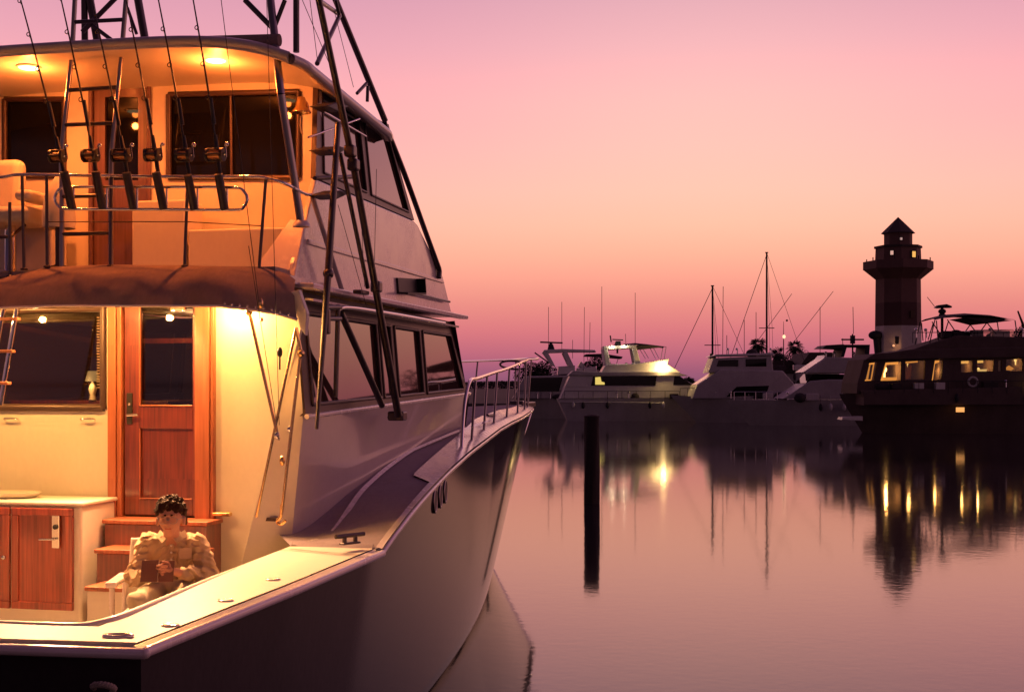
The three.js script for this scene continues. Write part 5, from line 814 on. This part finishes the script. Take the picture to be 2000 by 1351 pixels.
  part('radar_mast', [...bars([[0.032,5.843],[0.032,7.911]].map(([x, y]) => [x, y, 0]), 0.09), slab2([[-0.452,7.895],[-0.258,8.04],[0.258,8.105],[0.582,7.975],[0.582,7.878],[-0.258,7.846]], 0.5, 0, 0.04), ball([...[0.032,7.652], 0], 0.25, 1, 0.7, 1), ball([...[0.032,7.426], 0], 0.22, 1, 0.5, 1)], M.farDark, o);
  pipes2(o, 'whip_aerial', [[[-0.452,7.975],[-0.905,8.557]]], 0.02, 0);
  clutter(o, -5, 5.2, 2.75, 2.4, 9); clutter(o, -2.4, 5, 5.95, 1.4, 8); rail2(o, [-4.9, -4, -3.1, -2.2, -1.3, -0.4, 0.5, 1.4, 2.3, 3.2, 4.1, 5], () => 2.5, () => 3.25, 2.5, M.farDark); rail2(o, [-2.4, -1.6, -0.8, 0, 0.8, 1.6, 2.4, 3.2, 4, 4.8], () => 5.6, () => 6.25, 1.9, M.farDark);
  part('anchor_locker', slab2([[-6.849,0.868],[-6.785,1.029],[-5.557,1.094],[-5.557,0.803]], 1.2, 1.6, 0.03), M.farWhite, o);
}
// two sailing boats whose masts stand above the rest
const sails = [[124, 1392, 558, 'sailing boat carrying the shorter mast, left of the palms', 1360], [130, 1498, 493, 'sailing boat carrying the tallest mast', 1560]];
for (const [d, px, top, label] of sails) {
  const k = d / 2600, o = thing('sailing_boat', label, 'sailing boat', [(px - 1000) * k, 0, -d], 0, 'sailing boats behind the motor yachts');
  const H = 3 - (top - 752) * k;
  part('hull', farHull([5.2, -5.2, 1.1, 1.4], 3.2, 1.6), M.farWhite, o); part('cabin', slab2([[-2.6, 1.1], [-2, 1.75], [2.4, 1.7], [2.7, 1.1]], 1.9, 0, 0.1), M.farWhite, o);
  for (const x of [-1.4, -0.2, 1]) part('cabin_window', slab2([[x, 1.35], [x + 0.1, 1.55], [x + 0.8, 1.55], [x + 0.8, 1.35]], 1.96, 0, 0), M.darkGlass, o);
  const m = part('mast', [bar([0, 1.2, 0], [0, H, 0], 0.105, 0.085, 8), box([0, H, 0], [0.3, 0.1, 0.1])], M.farDark, o);
  part('spreader', [bar([-0.75, 1.2 + (H - 1.2) * 0.5, 0], [0.75, 1.2 + (H - 1.2) * 0.5, 0], 0.04)], M.farDark, m);
  part('boom', [bar([0, 2.5, 0], [4.2, 2.45, 0], 0.09), bar([0.2, 2.62, 0], [4, 2.58, 0], 0.14)], M.farCanvas, m);
  part('stay', bar([0, H - 0.2, 0], [-5, 1.5, 0], 0.028), M.farDark, o); part('stay', bar([0, H, 0], [5.1, 1.2, 0], 0.018), M.farDark, o);
  for (const z of [-1, 1]) part('shroud', bars([[0, H - 0.1, 0], [0.4, 1.2 + (H - 1.2) * 0.5, 0.7 * z], [0.5, 1.2, 1.4 * z]], 0.016, 5), M.farDark, o);
}
// ---------------------------------------------------------------- lighthouse
{
  const d = 181, o = thing('lighthouse', 'striped octagonal lighthouse with lit gallery windows and a pyramid roof', 'lighthouse', [52.56, 0, -181]);
  const k = d / 2600, y = (py) => 3 - (py - 752) * k, oct = (r0, y0, r1, y1, n = 8) => { const g = new THREE.CylinderGeometry(r1, r0, y1 - y0, n, 1); g.rotateY(Math.PI / 8 + 0.25); g.translate(0, (y0 + y1) / 2, 0); return toCreasedNormals(g.toNonIndexed(), 0.3); };
  const w = (px) => px * k / 2;
  part('shaft_base', oct(w(92), 0.3, w(88), y(637)), M.towerWhite, o, 'pale lowest band of the shaft');
  part('shaft_band', oct(w(88), y(637), w(87), y(592)), M.towerMaroon, o, 'dark band of the shaft');
  part('shaft_top', oct(w(87), y(592), w(86), y(546)), M.towerBrick, o);
  part('gallery_flare', oct(w(86), y(546), w(132), y(527)), M.towerBrick, o);
  const gal = part('gallery', [oct(w(134), y(527), w(134), y(511))], M.towerBrick, o);
  for (let i = 0; i < 8; i++) { const a = i * Math.PI / 4 + Math.PI / 8; part('gallery_rail', box([Math.sin(a) * w(120), y(508), Math.cos(a) * w(120)], [0.12, 0.5, 0.12]), M.farDark, gal); }
  part('watch_room', oct(w(88), y(511), w(86), y(484)), M.towerBrick, o);
  part('watch_cornice', oct(w(92), y(485), w(92), y(481)), M.roof, o);
  part('lantern_room', oct(w(54), y(481), w(54), y(455)), M.towerBrick, o);
  const roof = part('roof', oct(w(66), y(456), 0.05, y(424), 8), M.roof, o);
  for (const [px, py, c, e, ww, hh] of [[1733, 497, [1, 0.55, 0.45], 0.7, 0.42, 0.55], [1774, 500, [1, 0.5, 0.12], 1.0, 0.65, 0.8], [1753, 469, [1, 0.6, 0.55], 0.5, 0.34, 0.34]]) {
    const x = (px - 1755) * k, R = py > 480 ? w(84) : w(52), z = Math.sqrt(Math.max(0.1, R * R - x * x)) * 0.97, a = Math.atan2(x, z);
    const q = new THREE.BoxGeometry(ww, hh, 0.12); q.rotateY(a); q.translate(x, y(py), z + 0.05); const wi = part('lit_window', q, glow(...c, e), o);
    const fr = [box([0, hh / 2 + 0.04, 0], [ww + 0.16, 0.08, 0.2]), box([0, -hh / 2 - 0.04, 0], [ww + 0.16, 0.08, 0.2]), box([ww / 2 + 0.04, 0, 0], [0.08, hh, 0.2]), box([-ww / 2 - 0.04, 0, 0], [0.08, hh, 0.2])]; for (const g of fr) { g.rotateY(a); g.translate(x, y(py), z + 0.05); } part('window_frame', fr, M.farDark, wi);
  }
  for (const [a, yy] of [[0.45, 5.5], [-0.3, 9], [0.4, 12.5]]) { const q = new THREE.BoxGeometry(0.7, 1, 0.1); q.rotateY(a); q.translate(Math.sin(a) * w(84), yy, Math.cos(a) * w(84)); part('shaft_window', q, M.darkGlass, o); }
  // lamp fixed low on the shaft, with a round horn beside it
  part('wall_lamp', [ball([-1.5, y(676), w(86) + 0.1], 0.16)], glow(1, 0.4, 0.18, 1.2), o); pointLamp(o, [-1.5, y(676), w(86) + 0.5], [1, 0.4, 0.16], 1.4, 0.15, 'wall_lamp_light');
  part('horn', [ball([-w(96), y(655), 1], 0.9, 1.1, 0.7, 0.8), bar([-w(92), y(660), 1], [-w(86), y(690), 1], 0.5)], M.farDark, o);
}
// ---------------------------------------------------------------- shore buildings, palms, trees
{
  const house = (name, label, d, px0, px1, pyTop, depth) => {
    const k = d / 2600, o = thing(name, label, 'building', [((px0 + px1) / 2 - 1000) * k, 0.5, -d - depth / 2]), W = (px1 - px0) * k, H = 3 - (pyTop - 752) * k - 0.5;
    part('wall', box([0, H * 0.36, 0], [W, H * 0.72, depth]), M.farGrey, o);
    const r = new THREE.Shape([[-W / 2 - 0.4, H * 0.7], [-W / 2 + 1, H], [W / 2 - 1, H], [W / 2 + 0.4, H * 0.7]].map(([x, y]) => new THREE.Vector2(x, y))), g = new THREE.ExtrudeGeometry(r, { depth: depth + 0.6, bevelEnabled: false }); g.translate(0, 0, -depth / 2 - 0.3); part('roof', g, M.roof, o);
    for (let i = 0; i < Math.floor(W / 2.2); i++) { const x = -W / 2 + 1.2 + i * 2.2; const wi = part('window', box([x, H * 0.4, depth / 2 + 0.02], [0.9, 1.2, 0.06]), M.darkGlass, o); part('frame', box([x, H * 0.4 - 0.66, depth / 2 + 0.06], [1.1, 0.1, 0.12]), M.farWhite, wi); }
    return o;
  };
  house('harbour_building', 'low dark harbour building behind the yachts, right of the palms', 172, 1566, 1640, 688, 9);
  house('harbour_building', 'low dark harbour shed under the palm trees', 176, 1496, 1562, 704, 8);
  // palms
  const palm = (d, px, py, r, label) => {
    const k = d / 2600, o = thing('palm_tree', label, 'palm tree', [(px - 1000) * k, 0.4, -d], rnd() * 3, 'palms behind the far dock'), H = 3 - (py - 752) * k - 0.4;
    const tr = [...Array(8)].map((_, i) => bar([0.12 * Math.sin(i * 0.4), H * i / 8, 0], [0.12 * Math.sin((i + 1) * 0.4), H * (i + 1) / 8, 0], 0.2 - i * 0.004, 0.18, 7)); part('trunk', tr, M.bark, o);
    const pos = [];
    for (let f = 0; f < 90; f++) {
      const a = rnd() * Math.PI * 2, e = -0.9 + rnd() * 2.2, L = r * (0.8 + rnd() * 0.35), dx = Math.cos(a) * Math.cos(e), dz = Math.sin(a) * Math.cos(e), dy = Math.sin(e);
      const at = (t) => [dx * L * t + 0.12 * Math.sin(3.2), H + dy * L * t - 0.5 * L * t * t * 0.6, dz * L * t];
      for (let j = 0; j < 14; j++) { const c = at(0.35 + 0.65 * j / 14), n = at(0.35 + 0.65 * (j + 1) / 14); for (const s of [-1, 1]) { const w = 0.4 * L * (1 - 0.4 * j / 14); pos.push(...c, ...n, n[0] - dz * w * s + dx * w * 0.5, n[1] - w * 0.35 + (rnd() - 0.5) * 0.1, n[2] + dx * w * s + dz * w * 0.5); } }
    }
    const g = new THREE.BufferGeometry(); g.setAttribute('position', new THREE.Float32BufferAttribute(pos, 3)); g.computeVertexNormals(); part('crown', g, M.foliage, o);
  };
  palm(190, 1482, 672, 1.35, 'palm tree crown just left of the tall mast'); palm(200, 1553, 676, 1.4, 'rightmost palm tree, right of the glowing dock lamp'); palm(196, 1522, 690, 1.4, 'lowest palm tree, between the other two');
  // dock lamp on a post
  const dl = thing('dock_lamp', 'glowing lamp on a thin post between the palms', 'lamp post', [28.592, 0.4, -140]); part('post', bar([0, 0, 0], [0, 7.3, 0], 0.05), M.farDark, dl); part('mast_tip', [bar([0, 7.3, 0], [0, 9.3, 0], 0.04, 0.02), ball([0.35, 9.4, 0], 0.12)], M.farDark, dl); part('lamp', ball([0.05, 7.7, 0], 0.17, 1, 1.2, 1), glow(1, 0.62, 0.35, 1.6), dl); pointLamp(dl, [0.05, 7.7, 0], [1, 0.6, 0.3], 3, 0.15, 'dock_lamp_light');
  // leafy trees: clumps of leaf-sized faces round real limbs
  const leafTree = (name, label, pos, limbs, clumps, leaf, group) => {
    const o = thing(name, label, 'tree', pos, 0, group); part('trunk', limbs.map(([a, b, r, r2]) => bar(a, b, r, r2, 7)), M.bark, o);
    const P = []; for (const [c, r, n] of clumps) for (let i = 0; i < n; i++) { const a = rnd() * 6.283, u = rnd() * 2 - 1, q = Math.cbrt(rnd()) * r, s = Math.sqrt(1 - u * u); const x = c[0] + Math.cos(a) * s * q, y = c[1] + u * q * 0.8, z = c[2] + Math.sin(a) * s * q; for (let k = 0; k < 3; k++) P.push(x + (rnd() - 0.5) * leaf * 2, y + (rnd() - 0.5) * leaf * 2, z + (rnd() - 0.5) * leaf * 2); }
    const g = new THREE.BufferGeometry(); g.setAttribute('position', new THREE.Float32BufferAttribute(P, 3)); g.computeVertexNormals(); part('crown', g, M.foliage, o);
  };
  const q = (px, py, z = 0) => [(px - 1990) * 100 / 2600, 3 - (py - 752) * 100 / 2600 - 0.4, z];
  leafTree('leaning_tree', 'dark leafy tree with a bare branch at the right edge', [38.077, 0.4, -100], [[[0.6, 0, 0], q(2004, 660), 0.22, 0.14], [q(2004, 660), q(1998, 630), 0.12, 0.1], [q(2000, 636), q(1989, 607), 0.1, 0.06], [q(2004, 650), q(2024, 620), 0.1, 0.05]], [[q(1992, 652), 0.45, 160], [q(2000, 648), 0.6, 220], [q(1984, 662), 0.45, 140], [q(2010, 655), 0.8, 260], [q(2030, 630), 0.9, 260]], 0.12);
  // trees behind the boats at the left of the dock
  for (const [px, py, r, lab] of [[1038, 722, 1.7, 'dark tree clump behind the bow rail tip'], [1062, 718, 1.5, 'dark tree clump behind the cruiser antenna'], [1166, 708, 1.6, 'dark tree clump between the two left boats'], [1345, 746, 1.1, 'small dark tree left of the pale windscreen'], [1515, 704, 2.2, 'bushy dark tree under the palms'], [1560, 700, 2.4, 'bushy dark tree right of the palms']]) { const d = 230, k = d / 2600, H = 3 - (py - 752) * k - 0.4; leafTree('shore_tree', lab, [(px - 1000) * k, 0.4, -d], [[[0, 0, 0], [0.1, H, 0], 0.25, 0.1], [[0, H * 0.5, 0], [r * 0.6, H, 0.3], 0.12, 0.05]], [[[0, H, 0], r, 700], [[-r, H - r * 0.6, 0.5], r * 0.9, 500], [[r, H - r * 0.7, 0], r, 500], [[0, H - r * 1.4, 0], r * 1.3, 600]], 0.22, 'trees on the far shore'); }
  // distant wooded shoreline reads as one dark mass
  const P = [], add = (x, y, z, s) => { for (let k = 0; k < 3; k++) P.push(x + (rnd() - 0.5) * s * 2.4, y + (rnd() - 0.5) * s * 1.6, z + (rnd() - 0.5) * s * 2); };
  for (let i = 0; i < 60000; i++) { const x = -330 + rnd() * 760, z = -820 - rnd() * 60, h = 4.6 + 1.6 * fbm((x + 400) / 900, 0.3, 40, 4) + 0.6 * Math.sin(x * 0.05), y = Math.pow(rnd(), 0.6) * h; add(x, y, z, 0.9); }
  const g = new THREE.BufferGeometry(); g.setAttribute('position', new THREE.Float32BufferAttribute(P, 3)); g.computeVertexNormals();
  const tl = part('far_woodland', g, M.foliage, scene); tag(tl, 'low dark wooded shoreline on the horizon', 'woodland', null, 'stuff');
}
renderer.render(scene, camera);
